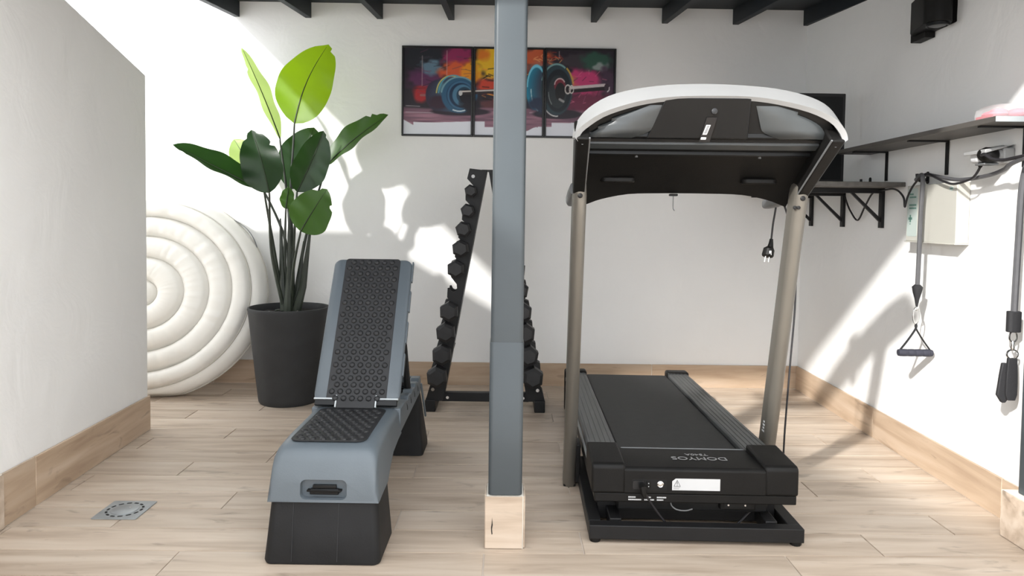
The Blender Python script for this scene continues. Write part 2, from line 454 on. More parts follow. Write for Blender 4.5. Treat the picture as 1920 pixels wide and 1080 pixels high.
# ------------------------------------------------------------------ inflatable spa cover leaning on the back wall
def spa_cover():
    t = thing('spa_cover', (-1.985, 3.862, 0), 'round cream inflatable spa cover with concentric rings leaning on the back wall', 'spa cover')
    tilt = math.radians(12.5)
    RX, RV, TH = 0.665, 0.580, 0.14
    # (radius fraction, height fraction) of the puffed front face
    rings = [0.125, 0.345, 0.55, 0.74, 0.895]
    def place(r, a, h):
        x = RX*r*math.cos(a); v = RV*r*math.sin(a)
        # flattened a little where it stands on the floor
        if v < -RV*0.93: v = -RV*0.93 - (abs(v)-RV*0.93)*0.35
        return (x, 0.012 + (v+RV*0.955)*math.sin(tilt) - h*math.cos(tilt), (v+RV*0.955)*math.cos(tilt) + h*math.sin(tilt) + 0.004)
    n = 144
    def wr(a, k):   # wrinkles that run across each puffed ring
        return 0.0022*math.sin(a*31+k*1.7) * (0.5+0.5*math.sin(a*7+k)) + 0.0016*math.sin(a*53+k*2.3+math.sin(a*9))
    prof = []
    r0 = 0.0
    for i, r1 in enumerate(rings):
        m = 9
        for k in range(m):
            u = k/m
            if i == 0:
                rr = 0.004 + (r1-0.004)*u; h = 0.034*math.sqrt(max(0, 1-u**2))
            else:
                rr = r0 + (r1-r0)*u; h = 0.040*math.sqrt(max(0, 1-(2*u-1)**2))**0.9
            prof.append((rr, h, i))
        r0 = r1
    body = []
    for rr, h, i in prof:
        body.append([place(rr, 2*pi*k/n, TH*0.5 + h + (wr(2*pi*k/n, i)*min(1, h/0.03)*(0.0, 0.25, 0.8, 1.3, 1.3)[i])) for k in range(n)])
    # rounded outer tube and back
    for k in range(15):
        a = pi/2 - pi*k/14
        rr = rings[-1] + 0.105*math.cos(a); h = TH*0.5*math.sin(a)
        body.append([place(rr, 2*pi*j/n, h + wr(2*pi*j/n, 9)*0.4) for j in range(n)])
    body.append([place(0.3, 2*pi*j/n, -TH*0.5) for j in range(n)])
    obj('shell', MB().loft(body), 'vinyl', t, smooth=True)
    for rr, h in ((rings[-1], TH*0.5+0.003), (1.0, 0.0)):
        pts = [place(rr, 2*pi*j/96, h) for j in range(97)]
        obj('piping', MB().tube(pts, 0.004 if rr < 1 else 0.005, 6), 'vinyl_seam', t, smooth=True)
    hd = [place(1.0, math.radians(a), 0.0) for a in (28, 32, 36, 40, 44, 48)]
    hd = [(p[0]+0.012*math.sin(i/5*pi), p[1]-0.01*math.sin(i/5*pi), p[2]+0.012*math.sin(i/5*pi)) for i, p in enumerate(hd)]
    obj('grab_strap', MB().tube(spline(hd, 4), 0.007, 6, 0.35), 'grey_plastic', t, smooth=True)
spa_cover()

# ------------------------------------------------------------------ potted plant
def plant():
    PX, PY = -1.150, 3.825
    t = thing('potted_plant', (PX, PY, 0), 'tall bird of paradise plant with paddle leaves in a charcoal pot', 'plant')
    pot = MB().lathe([(0.150, 0.001), (0.156, 0.010), (0.159, 0.03), (0.209, 0.485), (0.213, 0.500), (0.211, 0.508), (0.203, 0.509), (0.198, 0.503), (0.194, 0.46), (0.150, 0.05)], (0, 0, 0), 56)
    obj('pot', pot, 'pot_plastic', t, smooth=True)
    sb = MB(); n = 28; rg = []
    for j, rr in enumerate((0.194, 0.15, 0.10, 0.05, 0.01)):
        rg.append([(rr*math.cos(2*pi*k/n), rr*math.sin(2*pi*k/n), 0.472 + 0.008*math.sin(k*3.1+j*2) + 0.012*(1-rr/0.194)) for k in range(n)])
    sb.loft(rg, cap0=False); obj('soil', sb, 'soil', t)
    for k in range(16):
        a = rnd.random()*6.28; r = 0.06+rnd.random()*0.11
        q = obj('bark_chip', MB().sphere((0, 0, 0), 0.012+rnd.random()*0.008, 0.008, 0.006, 6, 4), 'stem' if k % 4 else 'grout', t)
        q.location = (r*math.cos(a), r*math.sin(a), 0.486); q.rotation_euler = (0.3, 0.2, a*3)
    def leaf(base, tip, width, normal, bend, cup, m, stemroot, stemmid, seed, notch=(), skew=0.0, peak=0.42):
        rg = random.Random(seed)
        B, T = Vector(base), Vector(tip); ax = (T-B); L = ax.length; ax.normalize()
        N = Vector(normal); N = (N - ax*N.dot(ax)).normalized(); S = ax.cross(N)
        nt_, ns = 26, 7
        mb = MB(); rib = []; grid = []
        for j in range(nt_+1):
            u = j/nt_
            # paddle outline: quick shoulder at the base, blunt pointed tip
            if u < peak: wv = math.sin(pi/2*(u/peak))**0.62
            else: wv = (1-((u-peak)/(1-peak))**2.3)**0.75 if u < 1 else 0
            c = B + ax*(L*u) + N*(bend*4*u*(1-u)*L*0.25 - bend*0.35*u*u*L) + S*(skew*L*math.sin(pi*u))
            rib.append(c + N*0.002)
            rowp = []
            for k in range(-ns, ns+1):
                v = k/ns; hw = width/2*wv
                for (nu, sd, dp) in notch:
                    if (v > 0) == (sd > 0):
                        d = abs(u-nu)*L/0.012
                        if d < 1: hw *= 1 - dp*(1-d)*abs(v)**2
                ripple = 0.006*math.sin(u*17+seed+v*2)*abs(v)*wv
                fold = cup*abs(v)**1.2*hw
                rowp.append(c + S*(v*hw) + N*(fold+ripple))
            grid.append(rowp)
        m_ = 2*ns+1
        vs = [p for r in grid for p in r]; fs = []
        for j in range(nt_):
            for k in range(m_-1):
                a = j*m_+k; fs.append((a, a+1, a+1+m_, a+m_))
        mb.add(vs, fs)
        lf = obj('leaf', mb, m, t, smooth=True)
        lf.data.set_sharp_from_angle(angle=pi)
        r0 = 0.0042
        obj('midrib', MB().tube(rib[:-1], [r0*(1-0.85*i/nt_) for i in range(nt_)], 6), 'midrib', lf, smooth=True)
        st = spline([stemroot, stemmid, base], 8)
        obj('stalk', MB().tube(st, [0.012-0.0075*i/(len(st)-1) for i in range(len(st))], 7), 'stem', t, smooth=True)
    # world helper: metres at a given depth from the plan positions measured on site
    def W(x, y, z): return (x-PX, y-PY, z)
    D = 3.80
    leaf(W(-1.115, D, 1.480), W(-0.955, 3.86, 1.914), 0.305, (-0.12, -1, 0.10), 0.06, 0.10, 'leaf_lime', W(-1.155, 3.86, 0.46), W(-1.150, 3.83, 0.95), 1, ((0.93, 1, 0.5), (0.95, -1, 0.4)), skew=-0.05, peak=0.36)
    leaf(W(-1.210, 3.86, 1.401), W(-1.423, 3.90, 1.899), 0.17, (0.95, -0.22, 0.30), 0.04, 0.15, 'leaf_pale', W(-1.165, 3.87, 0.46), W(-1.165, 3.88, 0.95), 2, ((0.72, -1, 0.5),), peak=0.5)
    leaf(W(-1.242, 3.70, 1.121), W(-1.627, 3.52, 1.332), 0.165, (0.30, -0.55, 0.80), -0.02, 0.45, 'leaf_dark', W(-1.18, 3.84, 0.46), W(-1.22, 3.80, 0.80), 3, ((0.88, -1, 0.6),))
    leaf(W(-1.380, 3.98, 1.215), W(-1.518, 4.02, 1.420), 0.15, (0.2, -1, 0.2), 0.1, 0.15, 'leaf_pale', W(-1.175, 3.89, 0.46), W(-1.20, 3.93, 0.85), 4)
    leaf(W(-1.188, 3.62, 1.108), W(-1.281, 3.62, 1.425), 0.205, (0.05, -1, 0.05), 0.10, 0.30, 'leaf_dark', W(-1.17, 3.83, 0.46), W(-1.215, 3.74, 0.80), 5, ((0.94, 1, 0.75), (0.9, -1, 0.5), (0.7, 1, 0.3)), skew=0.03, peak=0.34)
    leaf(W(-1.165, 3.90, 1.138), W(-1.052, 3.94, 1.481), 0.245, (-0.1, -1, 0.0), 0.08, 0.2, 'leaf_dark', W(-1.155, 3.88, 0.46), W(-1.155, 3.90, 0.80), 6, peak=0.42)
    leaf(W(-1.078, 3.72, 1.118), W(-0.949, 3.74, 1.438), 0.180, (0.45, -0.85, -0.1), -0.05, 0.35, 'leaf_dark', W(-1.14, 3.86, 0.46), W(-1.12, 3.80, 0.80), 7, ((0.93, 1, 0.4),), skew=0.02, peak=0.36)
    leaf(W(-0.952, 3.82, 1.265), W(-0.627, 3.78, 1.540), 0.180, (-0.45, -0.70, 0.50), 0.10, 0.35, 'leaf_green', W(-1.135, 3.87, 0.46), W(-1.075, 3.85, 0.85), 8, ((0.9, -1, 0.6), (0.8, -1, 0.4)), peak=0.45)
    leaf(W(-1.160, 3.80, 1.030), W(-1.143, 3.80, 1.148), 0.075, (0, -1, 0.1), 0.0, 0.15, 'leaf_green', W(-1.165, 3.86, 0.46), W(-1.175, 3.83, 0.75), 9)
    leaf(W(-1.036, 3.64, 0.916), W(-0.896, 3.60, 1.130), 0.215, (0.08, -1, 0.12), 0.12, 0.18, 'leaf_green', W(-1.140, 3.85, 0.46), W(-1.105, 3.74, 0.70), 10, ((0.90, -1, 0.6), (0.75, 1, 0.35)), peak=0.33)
    # sheath bases and bare young shoots in the middle of the clump
    for k, (dx, dy, tx, ty, h) in enumerate(((0.0, -0.02, 0.02, -0.03, 0.92), (0.02, 0.01, 0.055, 0.0, 0.86), (-0.02, 0.0, -0.03, 0.01, 0.98), (0.035, -0.01, 0.09, -0.01, 0.98))):
        obj('stalk', MB().tube([(dx, dy, 0.46), (dx*1.2+tx*0.4, dy+ty*0.4, 0.62), (dx+tx, dy+ty, h)], [0.026, 0.019, 0.004], 8), 'stem', t, smooth=True)
plant()

# ------------------------------------------------------------------ adjustable training bench
def bench():
    BX, BY = -0.5045, 2.56
    t = thing('weight_bench', (BX, BY, 0), 'grey and black training bench with raised studded backrest', 'bench', math.radians(-0.8))
    # local y: -0.55 (front) .. 0.57 (rear)
    def sec(y, z, w, r): return [(p[0], y, p[1]) for p in rrect(w, 0.01, r)]
    # front foot, black, tapering upwards
    def ring(z, hx, y0, y1, r):
        return [(p[0], p[1], z) for p in rrect(2*hx, y1-y0, r, 5, 0, (y0+y1)/2)]
    ft = obj('front_foot', MB().loft([ring(0.002, 0.165, -0.550, -0.335, 0.022), ring(0.01, 0.168, -0.553, -0.333, 0.024), ring(0.10, 0.161, -0.540, -0.340, 0.024), ring(0.176, 0.155, -0.530, -0.345, 0.024)]), 'bench_black', t, smooth=True)
    for sx in (-0.085, 0.045):
        obj('moulding_line', MB().hexa([(sx-0.001, -0.5545, 0.012), (sx+0.001, -0.5545, 0.012), (sx+0.001, -0.550, 0.012), (sx-0.001, -0.550, 0.012),
             (sx-0.001, -0.5315, 0.172), (sx+0.001, -0.5315, 0.172), (sx+0.001, -0.527, 0.172), (sx-0.001, -0.527, 0.172)]), 'rubber_mat', ft)
    # grey hood over the front foot and the long deck: loft of rounded sections along y
    def hood(y, zb, zt, hx, r):
        pts = [(-hx, y, zb)]
        for k in range(6):
            a = pi - k*pi/2/5; pts.append((-hx*0.945+r + r*math.cos(a), y, zt-r + r*math.sin(a)))
        for k in range(6):
            a = pi/2 - k*pi/2/5; pts.append((hx*0.945-r + r*math.cos(a), y, zt-r + r*math.sin(a)))
        pts.append((hx, y, zb)); return pts
    secs = [hood(-0.540, 0.178, 0.185, 0.158, 0.004), hood(-0.536, 0.176, 0.235, 0.160, 0.02), hood(-0.524, 0.176, 0.290, 0.160, 0.03), hood(-0.507, 0.176, 0.318, 0.160, 0.035),
            hood(-0.483, 0.176, 0.331, 0.159, 0.036), hood(-0.44, 0.176, 0.335, 0.158, 0.034), hood(-0.37, 0.178, 0.336, 0.158, 0.03), hood(-0.325, 0.205, 0.336, 0.157, 0.028),
            hood(-0.26, 0.235, 0.336, 0.156, 0.026), hood(-0.16, 0.246, 0.336, 0.156, 0.024), hood(-0.10, 0.248, 0.336, 0.156, 0.022)]
    bd = obj('deck_body', MB().loft(secs), 'bench_grey', t, smooth=True)
    # side rails running back with saw-tooth notches for the prop
    for s in (-1, 1):
        prof = [(-0.11, 0.336), (-0.11, 0.248)]
        prof += [(0.34, 0.262), (0.405, 0.262), (0.425, 0.285), (0.425, 0.318), (0.405, 0.336)]
        x = 0.36
        for k in range(4):
            prof += [(x, 0.336), (x-0.012, 0.322), (x-0.034, 0.330)]; x -= 0.095
        prof += [(x, 0.336)]
        r = MB().prism(prof, 'x', s*0.118, s*0.154) if s > 0 else MB().prism(prof, 'x', -0.154, -0.118)
        rl = obj('side_rail', r, 'bench_grey', t, bevel=0.004)
        for k in range(4):
            yy = 0.03+k*0.095
            obj('rail_slot', MB().prism([(yy, 0.318), (yy+0.026, 0.300), (yy+0.030, 0.288), (yy+0.018, 0.288), (yy+0.014, 0.300)], 'x', s*0.1535, s*0.1548), 'bench_black', rl)
    obj('rear_bar', MB().box(-0.118, 0.118, 0.385, 0.42, 0.285, 0.334), 'bench_grey', t, bevel=0.006)
    obj('under_tray', MB().box(-0.117, 0.117, -0.12, 0.386, 0.262, 0.280), 'bench_black', t, bevel=0.003)
    # rear foot: black splayed box with grey cheeks
    obj('rear_foot', MB().loft([ring(0.002, 0.168, 0.39, 0.572, 0.016), ring(0.02, 0.168, 0.39, 0.570, 0.016), ring(0.20, 0.156, 0.375, 0.475, 0.016), ring(0.284, 0.150, 0.365, 0.425, 0.016)]), 'bench_black', t, smooth=True)
    for s in (-1, 1):
        p = [(s*0.151, 0.415, 0.300), (s*0.159, 0.415, 0.300), (s*0.159, 0.432, 0.300), (s*0.151, 0.432, 0.300),
             (s*0.160, 0.505, 0.135), (s*0.168, 0.505, 0.135), (s*0.168, 0.522, 0.135), (s*0.160, 0.522, 0.135)]
        obj('foot_cheek', MB().hexa(p), 'bench_grey', t, bevel=0.003)
    # handle recess in the front with grip bar
    yf = lambda z: -0.5385 + max(0, (z-0.20))*0.11
    cut = bpy.data.objects.new('cutter', mesh('cutter', MB().prism(rrect(0.134, 0.056, 0.016, 5, 0.002, 0.214), 'y', -0.60, -0.517), 'bench_grey'))
    col.objects.link(cut); cut.parent = t
    md = bd.modifiers.new('cut', 'BOOLEAN'); md.operation = 'DIFFERENCE'; md.object = cut; md.solver = 'EXACT'
    dg = bpy.context.evaluated_depsgraph_get(); me2 = bpy.data.meshes.new_from_object(bd.evaluated_get(dg))
    bd.modifiers.clear(); bd.data = me2; bpy.data.objects.remove(cut, do_unlink=True)
    bd.data.shade_smooth(); bd.data.set_sharp_from_angle(angle=math.radians(35))
    obj('handle_grip', MB().box(-0.040, 0.044, -0.530, -0.5165, 0.196, 0.213), 'gloss_black', bd, bevel=0.003)
    obj('handle_lip', MB().box(-0.048, 0.052, -0.533, -0.5165, 0.2055, 0.2105), 'black_plastic', bd, bevel=0.0015)
    obj('handle_tongue', MB().box(-0.032, 0.036, -0.528, -0.5165, 0.213, 0.2235), 'gloss_black', bd, bevel=0.002)
    # studded mats
    def studs(w0, w1, v0, v1, pitch, r):
        out = []; j = 0; v = v0
        while v <= v1:
            f = (v-v0)/(v1-v0) if v1 > v0 else 0; hw = (w0+(w1-w0)*f)/2
            n = int((2*hw)/pitch); off = 0 if j % 2 else pitch/2
            x = -n*pitch/2 + off
            while x <= hw-r*0.6:
                if x >= -hw+r*0.6: out.append((x, v))
                x += pitch
            v += pitch*0.84; j += 1
        return out
    def stud_mesh(name, pts, r, h, parent, z):
        mb = MB(); n = 8
        for x, v in pts:
            mb.loft([[(x+q*r*math.cos(2*pi*k/n), v+q*r*math.sin(2*pi*k/n), z+hh) for k in range(n)] for q, hh in ((1.0, 0), (0.86, h*0.65), (0.5, h))], cap0=False)
        o = obj(name, mb, 'rubber_mat', parent, smooth=True); o['kind'] = 'stuff'; return o
    sm = MB(); o_ = rrect(0.226, 0.36, 0.03, 5, -0.003, -0.30)
    sm.prism(o_, 'z', 0.3355, 0.3385)
    seat = obj('seat_mat', sm, 'rubber_mat', t, bevel=0.001, seg=1)
    stud_mesh('stud_field', [(x-0.003, v) for x, v in studs(0.20, 0.20, -0.465, -0.14, 0.031, 0.0112)], 0.0112, 0.0062, seat, 0.3385)
    # backrest, built flat then tilted about its hinge
    br = bpy.data.objects.new('backrest', None); col.objects.link(br); br.parent = t
    br.location = (0, -0.105, 0.352); br.rotation_euler = (math.radians(57.5), 0, 0)
    Lb, wb = 0.565, 0.300
    fr = []
    for z, gr in ((-0.022, -0.014), (-0.018, -0.004), (-0.004, 0.0), (0.006, -0.004), (0.011, -0.016)):
        fr.append([(p[0], p[1], z) for p in rrect(wb+gr, Lb+gr, 0.028, 5, 0, Lb/2)])
    obj('frame', MB().loft(fr), 'bench_grey', br, smooth=True)
    bm_ = MB().prism(rrect(0.208, Lb-0.004, 0.012, 4, 0.0, Lb/2+0.001), 'z', 0.008, 0.0135)
    mt = obj('back_mat', bm_, 'rubber_mat', br, bevel=0.001, seg=1)
    sf = stud_mesh('stud_field', studs(0.196, 0.196, 0.012, Lb-0.010, 0.029, 0.0108), 0.0108, 0.0060, br, 0.0135)
    # hinge cut-outs at the foot of the backrest
    for s in (-1, 1):
        obj('hinge_notch', MB().box(min(s*0.072, s*0.142), max(s*0.072, s*0.142), -0.012, 0.008, -0.004, 0.0125), 'gloss_black', br, bevel=0.002)
        obj('notch_trim', MB().box(min(s*0.066, s*0.072), max(s*0.066, s*0.072), -0.020, 0.024, 0.006, 0.0150), 'light_edge', br, bevel=0.001, seg=1)
        obj('notch_trim', MB().box(min(s*0.066, s*0.146), max(s*0.066, s*0.146), 0.008, 0.014, 0.006, 0.0142), 'light_edge', br, bevel=0.001, seg=1)
    obj('mat_tongue', MB().box(-0.065, 0.065, -0.022, 0.01, 0.004, 0.0130), 'rubber_mat', br, bevel=0.001, seg=1)
    for k in range(4):
        yy = 0.10+k*0.125
        obj('edge_clip', MB().box(0.1480, 0.1535, yy, yy+0.085, -0.016, 0.002), 'bench_grey', br, bevel=0.002)
    # prop strut behind the backrest
    for s in (-1, 1):
        obj('prop_strut', MB().tube([(s*0.128, 0.07, 0.60), (s*0.132, 0.20, 0.325)], 0.013, 8), 'bench_black', t, smooth=True)
    obj('prop_bar', MB().tube([(-0.14, 0.20, 0.345), (0.14, 0.20, 0.345)], 0.010, 8), 'bench_black', t, smooth=True)
    obj('hinge_bar', MB().tube([(-0.135, -0.098, 0.347), (0.135, -0.098, 0.347)], 0.010, 10), 'bench_black', t, smooth=True)
bench()

# ------------------------------------------------------------------ dumbbell rack and dumbbells
RX0, RY0 = -0.090, 3.640
# ten resting places a side, in metres from the rack axis: x offset, height, head radius
slots = [(-0.082, 1.131, 0.033), (-0.096, 1.032, 0.037), (-0.117, 0.939, 0.041), (-0.130, 0.842, 0.045), (-0.153, 0.739, 0.046),
         (-0.168, 0.635, 0.048), (-0.185, 0.524, 0.050), (-0.201, 0.418, 0.051), (-0.219, 0.304, 0.052), (-0.243, 0.193, 0.0545)]
def rack():
    t = thing('dumbbell_rack', (RX0, RY0, 0), 'black A-frame dumbbell rack behind the middle post', 'rack')
    def inner(z): return -0.006 - 0.179*(1.245-z)
    def outer(z): return inner(z) - 0.088
    prof = [(inner(0.055), 0.055), (inner(1.238), 1.238), (outer(1.245)+0.002, 1.247), (outer(1.21)-0.004, 1.195)]
    for (cx, cz, r) in slots:
        prof += [(cx+0.016, cz+0.022), (cx+0.018, cz+0.002), (cx+0.012, cz-0.013), (cx, cz-0.018), (cx-0.012, cz-0.013), (cx-0.020, cz+0.004), (cx-0.030, cz+0.002), (outer(cz-0.05)+0.012, cz-0.045)]
    prof += [(outer(0.055), 0.055)]
    dep = 0.135
    for s in (-1, 1):
        pr = [(p[0]*-s, p[1]) for p in prof]
        for yy in (0.0, dep):
            pl = obj('side_plate', MB().prism(pr, 'y', yy, yy+0.004), 'black_steel', t)
            hx = (outer(1.19)+0.030)*-s
            obj('bolt_eye', MB().lathe([(0.009, -0.0012), (0.009, -0.0002)], (hx, yy, 1.207), 12, 'y'), 'label_white', pl)
            obj('bolt', MB().lathe([(0.009, -0.005), (0.009, 0.0)], ((outer(0.1)+0.03)*-s, yy, 0.115), 10, 'y'), 'chrome', pl)
        ie = lambda z: (inner(z))*-s
        p = MB(); a, b = sorted((ie(0.06), ie(0.06)+(0.003*s)))
        z0, z1 = 0.06, 1.236
        p.hexa([(ie(z0), 0, z0), (ie(z0)-0.003*s, 0, z0), (ie(z0)-0.003*s, dep, z0), (ie(z0), dep, z0),
                (ie(z1), 0, z1), (ie(z1)-0.003*s, 0, z1), (ie(z1)-0.003*s, dep, z1), (ie(z1), dep, z1)])
        obj('spine_plate', p, 'black_steel', t)
        xo = outer(0.05)*-s
        x0, x1 = sorted((xo, inner(0.05)*-s))
        f = MB().hexa([(x0-0.004, -0.012, 0.0), (x0+0.052 if s < 0 else x1-0.052+0.10, -0.012, 0.0), (x0+0.052 if s < 0 else x1-0.052+0.10, dep+0.2, 0.0), (x0-0.004, dep+0.2, 0.0),
                       (x0, -0.010, 0.06), (x1, -0.010, 0.06), (x1, dep+0.2, 0.06), (x0, dep+0.2, 0.06)]) if False else MB().box(x0+(0.0 if s < 0 else 0.034), x1-(0.034 if s < 0 else 0.0), -0.012, dep+0.16, 0.0, 0.062)
        obj('foot', f, 'black_steel', t, bevel=0.004)
    xb = inner(0.075)
    obj('cross_bar', MB().box(xb-0.01, -xb+0.01, 0.03, 0.075, 0.045, 0.090), 'black_steel', t, bevel=0.003)
    obj('top_strap', MB().box(-0.030, 0.030, 0.0, dep+0.004, 1.2385, 1.2415), 'black_steel', t)
    for s in (-1, 1):
        obj('cross_bolt', MB().lathe([(0.008, -0.012), (0.008, 0.0), (0.004, 0.006)], (s*0.195, 0.03, 0.068), 10, 'y'), 'chrome', t)
rack()

def head_mesh(r, ln):
    mb = MB(); n = 6
    def hexr(rr, y): return [(rr*math.cos(2*pi*k/n+pi/6), y, rr*math.sin(2*pi*k/n+pi/6)) for k in range(n)]
    mb.loft([hexr(r*0.70, -ln/2), hexr(r*1.0, -ln/2+r*0.20), hexr(r*1.0, ln/2-r*0.16), hexr(r*0.72, ln/2)])
    return mesh('head', mb, 'cast_iron')
ordn = ['topmost', 'second', 'third', 'fourth', 'fifth', 'sixth', 'seventh', 'eighth', 'ninth', 'lowest']
for side in (-1, 1):
    for i, (cx, cz, r) in enumerate(slots):
        if side < 0 and i == 5: continue           # this cradle is empty
        wh = 'left' if side < 0 else 'right'
        pos = ordn[i] + ('' if i in (0, 9) else ' from the top')
        lab = {'left': 'black hex dumbbell, %s on the left leg of the rack' % pos, 'right': 'black hex dumbbell, %s on the rack leg behind the post' % pos}[wh]
        d = thing('hex_dumbbell', (RX0 + cx*-side, RY0+0.0695, cz), lab, 'dumbbell', group='hex dumbbells on the A-frame rack')
        ln = 0.055 + r*0.55
        hm = head_mesh(r, ln)
        yo = 0.074 + ln/2
        for s in (-1, 1):
            h = obj('head', hm, None, d); h.location = (0, s*yo, 0); h.rotation_euler = (0, rnd.choice((0.0, 0.08, -0.1, 0.15)) + 0.18*side, 0)
            if s > 0: h.rotation_euler = (0, h.rotation_euler[1], pi)
        obj('handle', MB().lathe([(0.0145, -0.08), (0.0165, -0.04), (0.0172, 0), (0.0165, 0.04), (0.0145, 0.08)], (0, 0, 0), 14, 'y'), 'chrome', d, smooth=True)

# ------------------------------------------------------------------ treadmill
def text_mb(txt, size, M):
    cu = bpy.data.curves.new('lettering', 'FONT'); cu.body = txt; cu.size = size; cu.align_x = 'CENTER'; cu.align_y = 'CENTER'; cu.extrude = 0.0004
    ob = bpy.data.objects.new('lettering', cu); me = ob.to_mesh()
    mb = MB(); mb.add([tuple(M @ v.co) for v in me.vertices], [tuple(p.vertices) for p in me.polygons])
    ob.to_mesh_clear(); bpy.data.objects.remove(ob); bpy.data.curves.remove(cu)
    return mb

TX, TY, TR = 0.612, 2.500, math.radians(-1.6)
def treadmill():
    t = thing('treadmill', (TX, TY, 0), 'black treadmill with champagne uprights and white rimmed console', 'treadmill', TR)
    # --- base frame of square tube
    fr = bpy.data.objects.new('base_frame', None); col.objects.link(fr); fr.parent = t
    obj('front_tube', MB().box(-0.33, 0.33, -0.345, -0.305, 0.012, 0.056), 'black_steel', fr, bevel=0.003)
    for s in (-1, 1):
        obj('side_tube', MB().box(min(s*0.29, s*0.33), max(s*0.29, s*0.33), -0.306, 0.30, 0.012, 0.056), 'black_steel', fr, bevel=0.003)
        obj('lift_arm', MB().box(min(s*0.225, s*0.262), max(s*0.225, s*0.262), -0.300, 0.10, 0.020, 0.060), 'black_steel', fr, bevel=0.003)
        obj('rubber_foot', MB().lathe([(0.016, 0.0), (0.018, 0.004), (0.018, 0.013)], (s*0.31, -0.325, 0), 12), 'black_plastic', fr)
        obj('rubber_foot', MB().lathe([(0.016, 0.0), (0.018, 0.004), (0.018, 0.013)], (s*0.31, 0.27, 0), 12), 'black_plastic', fr)
    obj('rear_tube', MB().box(-0.29, 0.29, 0.255, 0.295, 0.012, 0.056), 'black_steel', fr, bevel=0.003)
    obj('mid_tube', MB().box(-0.29, 0.29, -0.195, -0.160, 0.014, 0.105), 'black_steel', fr, bevel=0.003)
    # --- deck: slightly rising to the rear of the picture
    def dz(y): return 0.205 - 0.016*(y+0.1)
    ya, yb = -0.125, 1.235
    def slab(x0, x1, y0, y1, a, b):
        return MB().hexa([(x0, y0, dz(y0)+a), (x1, y0, dz(y0)+a), (x1, y1, dz(y1)+a), (x0, y1, dz(y1)+a),
                          (x0, y0, dz(y0)+b), (x1, y0, dz(y0)+b), (x1, y1, dz(y1)+b), (x0, y1, dz(y1)+b)])
    dk = bpy.data.objects.new('deck', None); col.objects.link(dk); dk.parent = t
    obj('running_belt', slab(-0.215, 0.215, ya, yb-0.012, -0.040, 0.0), 'belt', dk, bevel=0.012)
    for s in (-1, 1):
        x0, x1 = sorted((s*0.213, s*0.315))
        rl = obj('foot_rail', slab(x0, x1, ya, yb-0.035, -0.050, 0.014), 'foot_rail', dk, bevel=0.006)
        for k in range(5):
            xr = s*(0.228 + k*0.018)
            obj('grip_rib', slab(xr-0.002, xr+0.002, ya+0.01, yb-0.045, 0.0135, 0.0158), 'foot_rail', rl)
        obj('rail_strip', slab(*sorted((s*0.3145, s*0.3185)), ya, yb-0.04, -0.030, -0.012), 'light_edge', rl)
        obj('side_skirt', slab(*sorted((s*0.300, s*0.314)), ya, yb-0.04, -0.085, -0.0505), 'black_steel', dk, bevel=0.003)
        x0, x1 = sorted((s*0.208, s*0.322))
        obj('rear_cap', slab(x0, x1, yb-0.055, yb+0.02, -0.075, 0.024), 'black_plastic', dk, bevel=0.012, seg=3)
        # rear leg with small foot
        obj('rear_leg', MB().hexa([(s*0.285, yb-0.05, 0.0), (s*0.322, yb-0.05, 0.0), (s*0.322, yb+0.0, 0.0), (s*0.285, yb+0.0, 0.0),
                                   (s*0.285, yb-0.045, 0.125), (s*0.322, yb-0.045, 0.125), (s*0.322, yb+0.01, 0.125), (s*0.285, yb+0.01, 0.125)]), 'black_plastic', dk, bevel=0.005)
    obj('rear_roller', MB().lathe([(0.026, -0.20), (0.028, -0.19), (0.028, 0.19), (0.026, 0.20)], (0, yb-0.012, dz(yb)-0.030), 16, 'x'), 'black_plastic', dk, smooth=True)
    # --- motor cover
    mc = bpy.data.objects.new('motor_cover', None); col.objects.link(mc); mc.parent = t
    y0, y1 = -0.310, -0.105
    def prof(zb, zf, zr, ch): return [(y0, zb), (y1, zb), (y1, zr), (y0+ch, zf), (y0, zf-ch*0.8)]
    for s in (-1, 1):
        x0, x1 = sorted((s*0.217, s*0.322))
        obj('corner_block', MB().prism(prof(0.143, 0.237, 0.243, 0.012), 'x', x0, x1), 'black_plastic', mc, bevel=0.010, seg=3)
    cp = obj('centre_panel', MB().prism(prof(0.143, 0.226, 0.222, 0.010), 'x', -0.222, 0.222), 'black_plastic', mc, bevel=0.004)
    cp.location.y = 0.001
    obj('panel_lip', MB().box(-0.205, 0.212, y1-0.002, y1+0.004, 0.212, 0.2245), 'grey_plastic', mc, bevel=0.002)
    obj('lower_skirt', MB().box(-0.312, 0.318, y0+0.005, y1, 0.114, 0.1435), 'black_plastic', mc, bevel=0.004)
    ys = y0 - 0.0003
    M = Matrix.Translation((0.035, -0.212, 0.2262)) @ Matrix.Rotation(math.radians(-1.2), 4, 'X') @ Matrix.Rotation(pi, 4, 'Z')
    obj('lettering', text_mb('DOMYOS', 0.043, M), 'print_grey', cp)
    M = Matrix.Translation((0.035, -0.172, 0.2252)) @ Matrix.Rotation(math.radians(-1.2), 4, 'X') @ Matrix.Rotation(pi, 4, 'Z')
    obj('lettering', text_mb('T540A', 0.027, M), 'print_grey', cp)
    yy = y0+0.001
    obj('port_plate', MB().box(-0.196, -0.087, yy-0.0012, yy+0.002, 0.154, 0.190), 'gloss_black', cp, bevel=0.001, seg=1)
    inl = obj('power_inlet', MB().prism(rrect(0.034, 0.026, 0.004, 3, -0.176, 0.172), 'y', yy-0.003, yy), 'screen', cp)
    obj('rocker_switch', MB().box(-0.151, -0.138, yy-0.004, yy, 0.162, 0.184), 'black_plastic', cp, bevel=0.001, seg=1)
    for zz in (0.168, 0.178):
        obj('switch_mark', MB().lathe([(0.0016, -0.0046), (0.0016, -0.003)], (-0.1445, yy, zz), 8, 'y'), 'label_white', cp)
